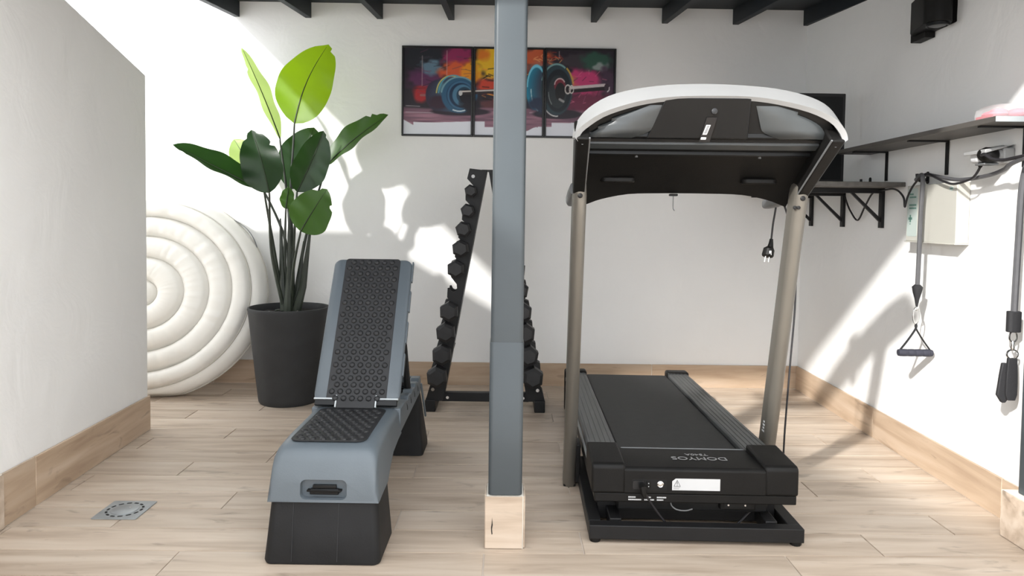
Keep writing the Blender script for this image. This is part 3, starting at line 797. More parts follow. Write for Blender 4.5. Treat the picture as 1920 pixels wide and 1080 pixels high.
    obj('breaker_button', MB().lathe([(0.0105, 0.0), (0.0105, -0.004), (0.0085, -0.0055), (0.0065, -0.0040), (0.0045, -0.006), (0.002, -0.0065)], (-0.108, yy, 0.175), 20, 'y'), 'chrome', cp, smooth=True)
    lb = obj('rating_label', MB().prism([(-0.071, 0.157), (0.078, 0.157), (0.078, 0.194), (-0.060, 0.194), (-0.071, 0.185)], 'y', yy-0.0014, yy+0.001), 'label_white', cp)
    tri = [(-0.0665, 0.169), (-0.0445, 0.169), (-0.0555, 0.190)]
    cxm, czm = -0.0555, 0.1755
    for k in range(3):
        a, b = tri[k], tri[(k+1) % 3]
        ai, bi = [(cxm+(p[0]-cxm)*0.80, czm+(p[1]-czm)*0.80) for p in (a, b)]
        obj('warning_triangle', MB().prism([a, b, bi, ai], 'y', yy-0.0018, yy-0.0012), 'ink', lb)
    obj('warning_mark', MB().prism([(-0.0563, 0.1745), (-0.0547, 0.1745), (-0.0545, 0.184), (-0.0565, 0.184)], 'y', yy-0.0018, yy-0.0012), 'ink', lb)
    obj('warning_mark', MB().box(-0.0564, -0.0546, yy-0.0018, yy-0.0012, 0.1705, 0.1725), 'ink', lb)
    obj('small_print', MB().box(-0.067, -0.046, yy-0.0018, yy-0.0012, 0.1645, 0.166), 'print_grey', lb)
    obj('small_print', MB().box(-0.067, -0.050, yy-0.0018, yy-0.0012, 0.1610, 0.1622), 'print_grey', lb)
    # captions under the sockets (too small to read in the photo: printed strokes)
    ysk = y0+0.005
    for x0, x1, z in ((-0.206, -0.183, 0.1315), (-0.206, -0.166, 0.1235), (-0.156, -0.136, 0.1315), (-0.156, -0.126, 0.1235), (-0.117, -0.088, 0.1315), (-0.117, -0.097, 0.1235)):
        mb = MB(); x = x0
        while x < x1:
            mb.box(x, min(x+0.0036, x1), ysk-0.0022, ysk-0.0008, z-0.0020, z+0.0020); x += 0.0046
        obj('caption', mb, 'label_white', cp)
    # underside: motor pan and transport socket, loose earth wire
    obj('motor_pan', MB().box(-0.235, 0.245, -0.26, -0.02, 0.070, 0.115), 'gloss_black', t, bevel=0.006)
    sk = obj('under_socket', MB().box(0.088, 0.200, -0.278, -0.25, 0.084, 0.120), 'grey_plastic', t, bevel=0.004)
    sk.data.materials[0] = MATS['black_plastic']
    obj('socket_face', MB().box(0.100, 0.185, -0.2795, -0.277, 0.094, 0.112), 'gloss_black', sk)
    for xx in (0.113, 0.166):
        obj('socket_screw', MB().lathe([(0.003, -0.004), (0.003, 0.0)], (xx, -0.279, 0.102), 8, 'y'), 'chrome', sk)
    obj('loose_wire', MB().tube(spline([(-0.068, -0.275, 0.118), (-0.066, -0.280, 0.098), (-0.050, -0.285, 0.086), (-0.022, -0.285, 0.083), (0.0, -0.283, 0.088)], 6), 0.0022, 6), 'grey_plastic', t, smooth=True)
    # --- uprights
    for s in (-1, 1):
        pts = [(s*0.362, 0.155, 0.005), (s*0.362, 0.145, 0.03), (s*0.362, -0.128, 1.085), (s*0.362, -0.137, 1.118), (s*0.362, -0.141, 1.130)]
        ax = (Vector(pts[2])-Vector(pts[1])).normalized(); n2 = Vector((0, ax.z, -ax.y))
        rings = []
        for i, p in enumerate(pts):
            k = (1, 1, 1, 0.9, 0.45)[i]
            P = Vector(p)
            rings.append([tuple(P + Vector((q[0]*k, 0, 0)) + n2*q[1]*k) for q in rrect(0.046, 0.084, 0.0215, 5)])
        up = obj('upright', MB().loft(rings), 'champagne', t, smooth=True)
        if s < 0:
            obj('end_plug', MB().box(-0.384, -0.340, 0.115, 0.195, 0.0005, 0.008), 'black_plastic', up, bevel=0.002)
        bz = [(s*0.362, 1.075)]
        for xx, zz in bz + ([(s*0.340, 1.045), (s*0.352, 1.045)] if s > 0 else []):
            yv = 0.145 + (-0.128-0.145)*(zz-0.03)/1.055 - 0.0435
            obj('bolt', MB().lathe([(0.0085, 0.004), (0.0085, -0.001), (0.006, -0.003)] if zz > 1.06 else [(0.0058, 0.004), (0.0058, -0.002), (0.004, -0.003)], (xx, yv, zz), 12, 'y'), 'black_steel', up, smooth=True)
        obj('pivot_bracket', MB().hexa([(s*0.325, 0.10, 0.02), (s*0.342, 0.10, 0.02), (s*0.342, 0.23, 0.02), (s*0.325, 0.23, 0.02),
                                        (s*0.325, 0.08, 0.17), (s*0.342, 0.08, 0.17), (s*0.342, 0.17, 0.17), (s*0.325, 0.17, 0.17)]), 'black_steel', t, bevel=0.004)
    M = Matrix.Translation((0.3386, 0.083, 0.255)) @ Matrix.Rotation(math.radians(14.5), 4, 'X') @ Matrix.Rotation(pi/2, 4, 'Y') @ Matrix.Rotation(pi, 4, 'Y')
    lg = MB()
    for k, (dz_, ln) in enumerate(((0.0, 0.020), (0.012, 0.012), (0.024, 0.016), (0.036, 0.010))):
        yv = 0.092 - 0.26*(0.235+dz_-0.2)
        lg.box(0.3378, 0.3392, yv-ln/2, yv+ln/2, 0.235+dz_-0.003, 0.235+dz_+0.003)
    obj('upright_print', lg, 'label_white', t)
    # --- handrails reaching back to the runner
    for s in (-1, 1):
        pts = [(s*0.372, -0.135, 1.100), (s*0.372, 0.0, 1.085), (s*0.370, 0.12, 1.070), (s*0.366, 0.185, 1.064), (s*0.362, 0.196, 1.062)]
        rings = []
        for i, p in enumerate(pts):
            k = (1, 1, 1, 0.9, 0.5)[i]
            rings.append([(p[0]+q[0]*k, p[1], p[2]+q[1]*k) for q in rrect(0.044, 0.040, 0.014, 4)])
        obj('handrail', MB().loft(rings), 'grey_plastic', t, smooth=True)
    # --- console
    cs = bpy.data.objects.new('console', None); col.objects.link(cs); cs.parent = t
    A = [(-0.400, 1.247), (-0.397, 1.270), (-0.385, 1.300), (-0.352, 1.338), (-0.293, 1.374), (-0.215, 1.396), (-0.113, 1.410), (0, 1.414), (0.113, 1.411), (0.215, 1.402), (0.300, 1.384), (0.362, 1.358), (0.398, 1.322), (0.410, 1.285), (0.405, 1.247)]
    Bn = [(-0.398, 1.238), (-0.392, 1.255), (-0.376, 1.274), (-0.322, 1.310), (-0.253, 1.335), (-0.185, 1.351), (-0.100, 1.361), (0, 1.364), (0.106, 1.363), (0.201, 1.352), (0.296, 1.330), (0.357, 1.303), (0.385, 1.276), (0.396, 1.256), (0.399, 1.240)]
    A = [(p.x, p.y) for p in spline([(a[0], a[1], 0) for a in A], 3)]
    Bn = [(p.x, p.y) for p in spline([(a[0], a[1], 0) for a in Bn], 3)]
    yA, yB_ = -0.315, -0.400
    ring_front = [(p[0], yB_, p[1]) for p in Bn]
    ring_back = [(p[0], yA, p[1]) for p in A]
    ring_bin = [(p[0]*0.97, yA+0.012, p[1]-0.012) for p in A]
    ring_fin = [(p[0]*0.975, yB_+0.012, p[1]-0.010) for p in Bn]
    n = len(A)
    mb = MB()
    rr = [ring_front, ring_back, ring_bin, ring_fin]
    vs = [p for r in rr for p in r]; fs = []
    for j in range(4):
        for i in range(n-1):
            a, b = j*n+i, j*n+i+1; c, d = ((j+1) % 4)*n+i+1, ((j+1) % 4)*n+i
            fs.append((a, b, c, d))
    fs += [(0, n, 2*n, 3*n), (n-1, 2*n-1, 3*n-1, 4*n-1)]
    mb.add(vs, fs)
    obj('white_rim', mb, 'white_plastic', cs, smooth=True)
    # black shell under the rim leans back beneath it, then the long underside
    def ys_(z): return yB_ + 0.006 + (1.364-z)*0.56
    poly = [(p[0]*0.99, p[1]-0.002) for p in Bn]
    obj('front_shell', MB().loft([[(x, ys_(z), z) for x, z in poly], [(x, ys_(z)+0.016, z) for x, z in poly]]), 'gloss_black', cs)
    obj('display_face', MB().hexa([(-0.33, -0.046, 1.110), (0.33, -0.046, 1.110), (0.33, -0.036, 1.116), (-0.33, -0.036, 1.116),
                      (-0.27, -0.335, 1.340), (0.27, -0.335, 1.340), (0.27, -0.318, 1.365), (-0.27, -0.318, 1.365)]), 'gloss_black', cs, bevel=0.004)
    # tray cups bulging out of the shell, left and right
    for s in (-1, 1):
        mb = MB(); nu, nv = 18, 12; g = []
        for j in range(nv+1):
            v = j/nv; z = 1.2465 + v*0.092
            rowp = []
            xin = 0.172 - 0.036*v + 0.050*max(0, 1-v/0.30)**2
            cand = [p[0] for p in Bn if p[0]*s > 0 and p[1] >= z+0.006]
            xo = max((abs(c) for c in cand), default=0.20)*0.985 - 0.030
            xo = max(xo, xin+0.004)
            for i in range(nu+1):
                u = i/nu; x = s*(xin + (xo-xin)*u)
                bul = 0.034*(math.sin(pi*min(1, max(0, 0.03+u*0.94)))**0.55)*(1-v)**0.8*min(1, 0.55+v*3)
                rowp.append((x, ys_(z) - 0.001 - bul, z))
            g.append(rowp)
        m_ = nu+1; fs = []
        for j in range(nv):
            for i in range(nu):
                a = j*m_+i; fs.append((a, a+1, a+1+m_, a+m_))
        mb.add([p for r in g for p in r], fs)
        mb.add([(p[0], ys_(1.2465)+0.003, p[2]) for p in g[0]] + [tuple(p) for p in g[0]], [(i, i+1, m_+i+1, m_+i) for i in range(nu)])
        obj('tray_cup', mb, 'tray_gloss', cs, smooth=True)
    # raised centre housing between the cups
    z0, z1 = 1.2455, 1.3585
    obj('centre_housing', MB().hexa([(-0.178, ys_(z0)-0.012, z0), (0.126, ys_(z0)-0.012, z0), (0.126, ys_(z0)+0.004, z0), (-0.178, ys_(z0)+0.004, z0),
                                     (-0.132, ys_(z1)-0.004, z1), (0.118, ys_(z1)-0.004, z1), (0.118, ys_(z1)+0.004, z1), (-0.132, ys_(z1)+0.004, z1)]), 'gloss_black', cs, bevel=0.003)
    # underside: stepped bands, then one long panel that droops at the corners
    def under(y): return 1.244 - (y+0.335)*0.47
    def uhx(yv): return 0.390 - (yv+0.335)*0.14
    strips = [(-0.338, -0.312, 0.004), (-0.312, -0.286, -0.004), (-0.286, -0.250, 0.010), (-0.250, -0.243, 0.000)]
    for i, (a, b, up_) in enumerate(strips):
        mb = MB().hexa([(-uhx(a), a, under(a)+up_), (uhx(a), a, under(a)+up_), (uhx(b), b, under(b)+up_), (-uhx(b), b, under(b)+up_),
                        (-uhx(a), a, under(a)+0.018), (uhx(a), a, under(a)+0.018), (uhx(b), b, under(b)+0.018), (-uhx(b), b, under(b)+0.018)])
        obj('underside_band', mb, 'tray_gloss' if i == 1 else 'gloss_black', cs, bevel=0.0015, seg=1)  # second band paler: its grey highlight is put into the colour
    low = [(-0.350, 1.046), (-0.330, 1.050), (-0.280, 1.068), (-0.190, 1.086), (-0.09, 1.090), (0.0, 1.091), (0.09, 1.091), (0.20, 1.088), (0.285, 1.072), (0.335, 1.054), (0.350, 1.048)]
    low = [(p.x, p.y) for p in spline([(a[0], a[1], 0) for a in low], 3)]
    n = len(low); rows = []
    for j in range(9):
        u = j/8; yv = -0.243 + u*0.195; row_ = []
        for x, zl in low:
            xx = x/0.350*(uhx(-0.243)*(1-u) + 0.350*u)
            zz = (under(-0.243)+0.008)*(1-u) + zl*u + 0.010*math.sin(pi*u)
            row_.append((xx, yv, zz))
        rows.append(row_)
    vs = [p for r in rows for p in r]; vs2 = [(p[0], p[1]+0.004, p[2]+0.012) for p in vs]
    fs = []
    for j in range(8):
        for i in range(n-1):
            a = j*n+i; fs += [(a, a+1, a+1+n, a+n), tuple(q+9*n for q in (a+n, a+1+n, a+1, a))]
    for i in range(n-1):
        fs += [(i, i+9*n, i+1+9*n, i+1), (8*n+i, 8*n+i+1, 17*n+i+1, 17*n+i)]
    for j in range(8):
        fs += [(j*n, (j+1)*n, (j+10)*n, (j+9)*n), (j*n+n-1, (j+9)*n+n-1, (j+10)*n+n-1, (j+1)*n+n-1)]
    obj('underside_panel', MB().add(vs+vs2, fs), 'black_plastic', cs, smooth=True)
    glint_line = [(x, -0.052, z+0.016-0.006*abs(x)/0.35) for x, z in low if abs(x) < 0.32]
    obj('underside_highlight', MB().tube(glint_line, 0.0016, 6), 'grey_plastic', cs)  # grey strand drawn in for the highlight along the rear edge
    for xx in (-0.19, 0.20):
        obj('panel_screw', MB().lathe([(0.005, -0.003), (0.005, 0.003)], (xx, -0.225, under(-0.225)+0.008), 10), 'grey_plastic', cs)
    for xx in (-0.235, 0.235):
        obj('speaker_boss', MB().prism(rrect(0.115, 0.050, 0.02, 5, xx, -0.110), 'z', 1.122, 1.140), 'black_plastic', cs, bevel=0.004)
    # side arms from the uprights up to the pod
    for s in (-1, 1):
        x0, x1 = s*0.345, s*0.384
        p = MB().hexa([(x0, -0.150, 1.075), (x1, -0.150, 1.075), (x1, -0.085, 1.100), (x0, -0.085, 1.100),
                       (s*0.352, -0.398, 1.236), (s*0.396, -0.398, 1.236), (s*0.396, -0.318, 1.300), (s*0.352, -0.318, 1.300)])
        am = obj('side_arm', p, 'black_plastic', cs, bevel=0.006)
        obj('arm_bead', MB().tube([(s*0.347, -0.149, 1.080), (s*0.354, -0.396, 1.238)], 0.003, 6), 'grey_plastic', am)
        obj('arm_screw', MB().lathe([(0.005, -0.004), (0.005, 0.0)], (s*0.374, -0.372, 1.225), 10, 'y'), 'grey_plastic', am)
    # hang tag and cable eye on the housing
    def fy(z): return ys_(z) - 0.0125 + (z-1.2455)*0.07
    def lean(x0, x1, x2, x3, z0, z1, t0, t1):
        return MB().hexa([(x0, fy(z0)-t1, z0), (x1, fy(z0)-t1, z0), (x1, fy(z0)-t0, z0), (x0, fy(z0)-t0, z0),
                          (x2, fy(z1)-t1, z1), (x3, fy(z1)-t1, z1), (x3, fy(z1)-t0, z1), (x2, fy(z1)-t0, z1)])
    tg = obj('tag_strap', lean(-0.020, 0.012, -0.006, 0.024, 1.236, 1.305, 0.0005, 0.003), 'screen', cs)
    obj('tag_label', lean(-0.013, 0.0005, -0.005, 0.0085, 1.256, 1.284, 0.003, 0.005), 'label_white', tg, bevel=0.001, seg=1)
    mb = MB()
    for k in range(7):
        zz = 1.260+k*0.0032; q = lean(-0.0085+k*0.001, -0.0015+k*0.001, -0.0085+k*0.001, -0.0015+k*0.001, zz, zz+0.0014, 0.005, 0.0056); mb.add(q.v, q.f)
    obj('tag_barcode', mb, 'ink', tg)
    obj('tag_label', lean(-0.0165, -0.0005, -0.0155, 0.0005, 1.242, 1.249, 0.003, 0.005), 'label_white', tg, bevel=0.001, seg=1)
    obj('tag_eye', MB().lathe([(0.009, 0.004), (0.009, -0.004), (0.004, -0.006)], (0.014, fy(1.322), 1.322), 14, 'y'), 'screen', tg, smooth=True)
    # safety-key string under the console
    ky = obj('safety_key', MB().prism(rrect(0.028, 0.008, 0.003, 3, -0.035, 1.085), 'y', -0.062, -0.048), 'black_plastic', cs)
    obj('key_string', MB().tube(spline([(-0.035, -0.055, 1.083), (-0.035, -0.055, 1.045), (-0.034, -0.055, 1.037), (-0.030, -0.055, 1.031)], 5), 0.0016, 6), 'grey_plastic', ky)
treadmill()

# ------------------------------------------------------------------ power cord draped over the right handrail
def power_cord():
    t = thing('power_cord', (0.985, 2.66, 0), 'black power cord with plug dangling from the right treadmill handrail', 'cord')
    def L(x, y, z): return (x-0.985, y-2.66, z)
    path = [L(0.980, 2.615, 0.935), L(0.984, 2.613, 0.99), L(0.992, 2.612, 1.05), L(0.992, 2.612, 1.086), L(0.978, 2.632, 1.103), L(1.000, 2.655, 1.098), L(1.045, 2.670, 1.06), L(1.100, 2.70, 0.90),
            L(1.118, 2.72, 0.70), L(1.105, 2.72, 0.45), L(1.088, 2.71, 0.20), L(1.078, 2.70, 0.04), L(1.045, 2.67, 0.006), L(0.99, 2.60, 0.0045), L(0.945, 2.50, 0.0045), L(0.90, 2.40, 0.008),
            L(0.86, 2.33, 0.062), L(0.80, 2.255, 0.066), L(0.74, 2.225, 0.03), L(0.66, 2.212, 0.006), L(0.57, 2.208, 0.008), L(0.525, 2.206, 0.040), L(0.485, 2.195, 0.090), L(0.455, 2.180, 0.135), L(0.440, 2.172, 0.160)]
    obj('cable', MB().tube(spline(path, 8), 0.0036, 7), 'cable_black', t, smooth=True)
    obj('inlet_connector', MB().tube([L(0.438, 2.185, 0.171), L(0.438, 2.170, 0.170), L(0.439, 2.168, 0.155), L(0.443, 2.168, 0.142)], [0.011, 0.012, 0.009, 0.005], 8), 'black_plastic', t, smooth=True)
    pg = obj('plug', MB().tube([L(0.980, 2.615, 0.935), L(0.979, 2.615, 0.920), L(0.977, 2.615, 0.905), L(0.971, 2.612, 0.896), L(0.966, 2.610, 0.874), L(0.965, 2.609, 0.870)], [0.006, 0.008, 0.011, 0.020, 0.0215, 0.019], 12), 'black_plastic', t, smooth=True)
    for dx in (-0.007, 0.007):
        obj('plug_pin', MB().tube([L(0.966+dx, 2.610, 0.873), L(0.961+dx, 2.607, 0.850)], 0.0024, 8), 'chrome', pg, smooth=True)
    obj('earth_clip', MB().box(*[v for v in (0.968-0.985-0.004, 0.968-0.985+0.004)], 2.590-2.66, 2.596-2.66, 0.876, 0.892), 'chrome', pg)
power_cord()

# ------------------------------------------------------------------ three framed prints (one barbell picture across three panels)
def art_colours(X, Y):
    """X, Y in picture units (401 wide, 169 high, y down); returns linear RGB"""
    rg = np.random.RandomState(11)
    def vnoise(sx, sy, seed):
        r = np.random.RandomState(seed); g = r.rand(64, 64)
        x, y = X/sx, Y/sy; xi, yi = np.floor(x).astype(int), np.floor(y).astype(int); fx, fy = x-xi, y-yi
        fx, fy = fx*fx*(3-2*fx), fy*fy*(3-2*fy)
        a, b, c, d = g[yi % 64, xi % 64], g[yi % 64, (xi+1) % 64], g[(yi+1) % 64, xi % 64], g[(yi+1) % 64, (xi+1) % 64]
        return (a*(1-fx)+b*fx)*(1-fy)+(c*(1-fx)+d*fx)*fy
    C = np.zeros(X.shape+(3,)); C[:] = (44, 38, 46)
    def blend(w, c):
        w = np.clip(w, 0, 1)[..., None]; C[:] = C*(1-w) + np.array(c, float)*w
    def blob(x, y, rx, ry, c, s=1.0, k=0.5):
        n = vnoise(9, 7, int(x*7+y) % 97) - 0.5
        d = np.sqrt(((X-x)/rx)**2 + ((Y-y)/ry)**2) + n*k
        blend((1.15-d)*2.2*s, c)
    blob(40, 25, 42, 30, (40, 42, 48)); blob(45, 62, 38, 22, (92, 48, 84), 0.7); blob(58, 40, 22, 16, (96, 122, 140), 0.8, 0.8)
    blob(104, 20, 30, 22, (140, 48, 88)); blob(108, 48, 38, 20, (206, 92, 56)); blob(128, 48, 22, 22, (226, 146, 40)); blob(38, 90, 16, 18, (168, 44, 48), 0.8)
    blob(168, 26, 34, 34, (226, 180, 46)); blob(150, 14, 14, 14, (214, 120, 44), 0.7); blob(178, 74, 40, 16, (196, 70, 52)); blob(210, 30, 26, 30, (196, 96, 70), 0.9)
    blob(250, 16, 34, 16, (190, 92, 60)); blob(262, 40, 26, 20, (170, 110, 96), 0.6)
    blob(345, 66, 44, 30, (190, 62, 112)); blob(310, 70, 18, 20, (206, 116, 88)); blob(330, 24, 40, 14, (62, 56, 62)); blob(364, 24, 30, 18, (52, 84, 72)); blob(372, 34, 14, 10, (138, 148, 146), 0.8, 0.9)
    blob(385, 60, 20, 30, (70, 52, 70), 0.8); blob(350, 108, 44, 28, (110, 44, 70), 0.9); blob(180, 108, 40, 14, (96, 56, 60), 0.8)
    # brush and scrawl marks
    def stroke(x0, y0, x1, y1, w, c, a=1.0):
        dx, dy = x1-x0, y1-y0; L2 = dx*dx+dy*dy
        tt = np.clip(((X-x0)*dx+(Y-y0)*dy)/L2, 0, 1)
        d = np.hypot(X-(x0+tt*dx), Y-(y0+tt*dy))
        blend((w-d+0.5)*a, c)
    for k in range(46):
        x, y = rg.uniform(145, 235), rg.uniform(40, 100); a = rg.uniform(-0.6, 0.4); L = rg.uniform(5, 18)
        stroke(x, y, x+L*math.cos(a), y+L*math.sin(a), rg.uniform(0.4, 1.2), [(36, 28, 24), (60, 36, 28), (230, 150, 60)][k % 3], 0.8)
    for k in range(30):
        x, y = rg.uniform(245, 300), rg.uniform(5, 28); a = rg.uniform(-0.9, 0.9); L = rg.uniform(6, 16)
        stroke(x, y, x+L*math.cos(a), y+L*math.sin(a), 0.7, [(236, 170, 110), (180, 60, 44)][k % 2], 0.7)
    for k in range(40):
        x, y = rg.uniform(310, 385), rg.uniform(48, 140); a = rg.uniform(-1.6, 0.6); L = rg.uniform(4, 13)
        stroke(x, y, x+L*math.cos(a), y+L*math.sin(a), 0.6, [(214, 110, 140), (60, 40, 56), (150, 80, 110)][k % 3], 0.65)
    for k in range(40):
        x, y = rg.uniform(8, 130), rg.uniform(8, 90); a = rg.uniform(-0.4, 0.4); L = rg.uniform(5, 20)
        stroke(x, y, x+L*math.cos(a), y+L*math.sin(a), 0.7, [(36, 34, 40), (120, 60, 90), (80, 70, 84)][k % 3], 0.5)
    for x, y0, y1 in ((38, 18, 74), (84, 8, 54), (294, 6, 18)): stroke(x, y0, x, y1, 0.6, (190, 170, 170), 0.7)
    # floor streaks under the bar
    fl = vnoise(46, 3.2, 5)*0.7 + vnoise(17, 1.6, 8)*0.3
    base = np.stack([96+fl*86, 70+fl*62, 86+fl*62], -1)
    wv = np.clip((Y-113-2*np.sin(X/40))/5, 0, 1)[..., None]; C[:] = C*(1-wv) + base*wv
    for x0, x1, y in ((8, 34, 112), (8, 60, 124), (240, 300, 122)): stroke(x0, y, x1, y+1, 0.6, (206, 196, 200), 0.7)
    def ell(x, y, rx, ry): return np.hypot((X-x)/rx, (Y-y)/ry)
    def disc(x, y, rx, ry, c, soft=14.0): blend((1-ell(x, y, rx, ry))*soft, c)
    def ring(x, y, rx, ry, w, c, a0=-9, a1=9, amt=1.0):
        ang = np.arctan2(Y-y, X-x); sel = ((ang > a0) & (ang < a1)).astype(float)
        blend((1-np.abs(ell(x, y, rx, ry)-1)/w)*2.0*amt*sel, c)
    # cast shadow shapes that belong to the drawing
    disc(110, 122, 60, 8, (44, 34, 44), 6); disc(292, 124, 50, 10, (46, 38, 48), 6)
    # left plates
    stroke(36, 92, 60, 92, 2.2, (150, 90, 90))
    for k in range(9): disc(66+k*4.4, 92-k*0.3, 22+k*1.1, 30+k*0.6, (52+k*1, 46+k*4, 66+k*4))
    blob(70, 104, 20, 16, (58, 38, 52), 0.8); blob(76, 78, 12, 14, (84, 124, 140), 0.7)
    ring(92, 88, 27, 33, 0.05, (196, 190, 110), -3.2, -1.2); ring(97, 88, 28, 34, 0.05, (90, 160, 176), -3.2, -0.8)
    disc(108, 91, 35, 35, (50, 92, 122)); ring(108, 91, 34, 34, 0.06, (118, 160, 172), -3.0, -0.6, 0.8); disc(111, 91, 28, 28, (30, 52, 78)); ring(111, 91, 24, 25, 0.1, (62, 104, 136))
    disc(114, 91, 20, 21, (74, 118, 146)); disc(117, 91, 15, 16, (38, 62, 82)); disc(120, 93, 12, 13, (28, 26, 32)); blob(128, 108, 18, 16, (34, 30, 38), 0.9)
    ring(108, 91, 30, 30, 0.05, (206, 220, 226), 1.2, 2.0)
    # bar
    stroke(112, 86, 260, 78, 4.2, (50, 42, 44)); stroke(112, 84, 260, 76, 1.4, (214, 206, 200)); disc(110, 87, 4, 5, (196, 196, 196))
    # right plates
    for k in range(7): disc(250+k*5.0, 76, 18+k*1.2, 42+k*0.6, (40+k*3, 130-k*10, 160-k*12))
    ring(252, 74, 17, 40, 0.10, (120, 200, 224), -3.2, -1.2); ring(262, 76, 20, 44, 0.05, (180, 214, 220), 1.7, 3.1); blob(258, 106, 20, 16, (44, 54, 76), 0.9)
    disc(290, 78, 31, 50, (48, 66, 74)); ring(290, 78, 30, 48, 0.05, (120, 160, 160), -2.6, -1.2); ring(292, 78, 30, 48, 0.05, (190, 160, 70), -1.2, -0.4)
    disc(293, 80, 25, 42, (34, 40, 46)); disc(292, 82, 18, 32, (50, 56, 60)); ring(292, 82, 17, 30, 0.06, (128, 136, 136), 2.0, 4.2, 0.8); disc(296, 70, 11, 14, (120, 48, 60)); ring(296, 70, 10, 13, 0.12, (206, 180, 180), -3.0, -0.6)
    disc(297, 82, 10, 18, (36, 36, 38)); stroke(296, 96, 303, 100, 2.2, (150, 150, 150)); ring(290, 80, 30, 48, 0.03, (214, 214, 214), 1.5, 2.1)
    stroke(312, 78, 380, 72, 6.0, (40, 32, 36)); stroke(318, 74, 380, 68, 2.8, (202, 190, 192)); ring(311, 77, 5, 8, 0.22, (206, 200, 196)); ring(318, 77, 4, 7, 0.22, (206, 200, 196)); disc(384, 72, 5, 7, (60, 46, 56)); ring(385, 74, 4, 6, 0.3, (200, 190, 196), -0.6, 1.6)
    # unpainted white foot of the sheets with torn upper edge
    edge = 141 + 1.5*np.sin(X/31)
    edge = np.where(X < 9+22*0.6, 138 + (X-4)*0.55, edge); edge = np.where((X > 156) & (X < 186), 150.0, edge); edge = np.where((X > 186) & (X < 256), 153 + 4*np.sin(X/7), edge)
    edge = np.where((X > 256) & (X < 282), 148.0, edge); edge = np.where((X > 282) & (X < 312), 140.0, edge); edge = np.where(X > 318, 139 + np.clip((X-318)*0.1, 0, 30) + np.clip(30-(334-X)**2*0.4, 0, 18), edge)
    blend((Y-edge)*1.5, (226, 229, 238))
    C = np.clip(C, 0, 255)/255.0
    return np.where(C <= 0.04045, C/12.92, ((C+0.055)/1.055)**2.4)

def print_material():
    m = bpy.data.materials.new('art_print'); m.use_nodes = True
    nt = m.node_tree; b = nt.nodes['Principled BSDF']
    a = nt.nodes.new('ShaderNodeVertexColor'); a.layer_name = 'ink'
    nt.links.new(a.outputs['Color'], b.inputs['Base Color']); b.inputs['Roughness'].default_value = 0.35; b.inputs['Specular IOR Level'].default_value = 0.35
    return m
ART = print_material()
names = ['leftmost framed print with blue barbell plates, dark purple and orange', 'middle framed print with yellow background, partly behind the grey post', 'rightmost framed print with the bar end on a pink background']
PW, PH, PZ0 = 0.4165, 0.521, 1.470
for i in range(3):
    x0 = -0.611 + i*PW
    t = thing('framed_print', (x0+PW/2, YB-0.0005, PZ0), names[i], 'picture', group='three framed prints on the back wall')
    h, fwid, dp = PW/2-0.0008, 0.011, 0.022
    for nm, a in (('frame_rail', (-h, h, -dp, 0, 0, fwid)), ('frame_rail', (-h, h, -dp, 0, PH-fwid, PH)), ('frame_stile', (-h, -h+fwid, -dp, 0, fwid, PH-fwid)), ('frame_stile', (h-fwid, h, -dp, 0, fwid, PH-fwid))):
        obj(nm, MB().box(*a), 'frame_black', t, bevel=0.0015, seg=1)
    obj('back_board', MB().box(-h+0.002, h-0.002, -0.006, 0, 0.002, PH-0.002), 'frame_black', t)
    nx, nz = 128, 156
    xs = np.linspace(-h+fwid, h-fwid, nx); zs = np.linspace(fwid, PH-fwid, nz)
    GX, GZ = np.meshgrid(xs, zs)
    vs = np.stack([GX.ravel(), np.full(GX.size, -0.012), GZ.ravel()], -1)
    idx = np.arange(nx*nz).reshape(nz, nx)
    fs = np.stack([idx[:-1, :-1].ravel(), idx[:-1, 1:].ravel(), idx[1:, 1:].ravel(), idx[1:, :-1].ravel()], -1)
    me = bpy.data.meshes.new('print_sheet'); me.from_pydata(vs.tolist(), [], fs.tolist())
    ux = (GX.ravel() + PW/2 + i*PW)/(3*PW)*401.0; uy = (1-GZ.ravel()/PH)*169.0
    c = art_colours(ux.reshape(nz, nx), uy.reshape(nz, nx)).reshape(-1, 3)
    at = me.color_attributes.new('ink', 'FLOAT_COLOR', 'POINT')
    at.data.foreach_set('color', np.concatenate([c, np.ones((len(c), 1))], 1).astype(np.float32).ravel())
    me.materials.append(ART)
    sh = bpy.data.objects.new('print_sheet', me); col.objects.link(sh); sh.parent = t

# ------------------------------------------------------------------ things on the right wall (local -x points into the room, +y to the back wall)
def wthing(name, y, z, label, cat, group=None, out=0.0):
    return thing(name, (wx(y)-out, y, z), label, cat, RW, group)

# long upper shelf
t = wthing('wall_shelf', 2.80, 1.320, 'long dark wooden shelf high on the right wall with black brackets', 'shelf')
obj('board', MB().box(-0.168, -0.001, -0.572, 0.59, 0.0, 0.018), 'shelf_wood', t, bevel=0.0015, seg=1)
obj('end_veneer', MB().box(-0.168, -0.001, -0.5735, -0.572, 0.0005, 0.0175), 'light_edge', t)
for yy in (0.43, -0.036, -0.47):
    b = bpy.data.objects.new('bracket', None); col.objects.link(b); b.parent = t
    obj('bracket_leg', MB().box(-0.007, -0.001, yy-0.009, yy+0.009, -0.132, 0.0), 'black_steel', b, bevel=0.001, seg=1)
    obj('bracket_arm', MB().box(-0.155, -0.007, yy-0.009, yy+0.009, -0.006, -0.0005), 'black_steel', b, bevel=0.001, seg=1)

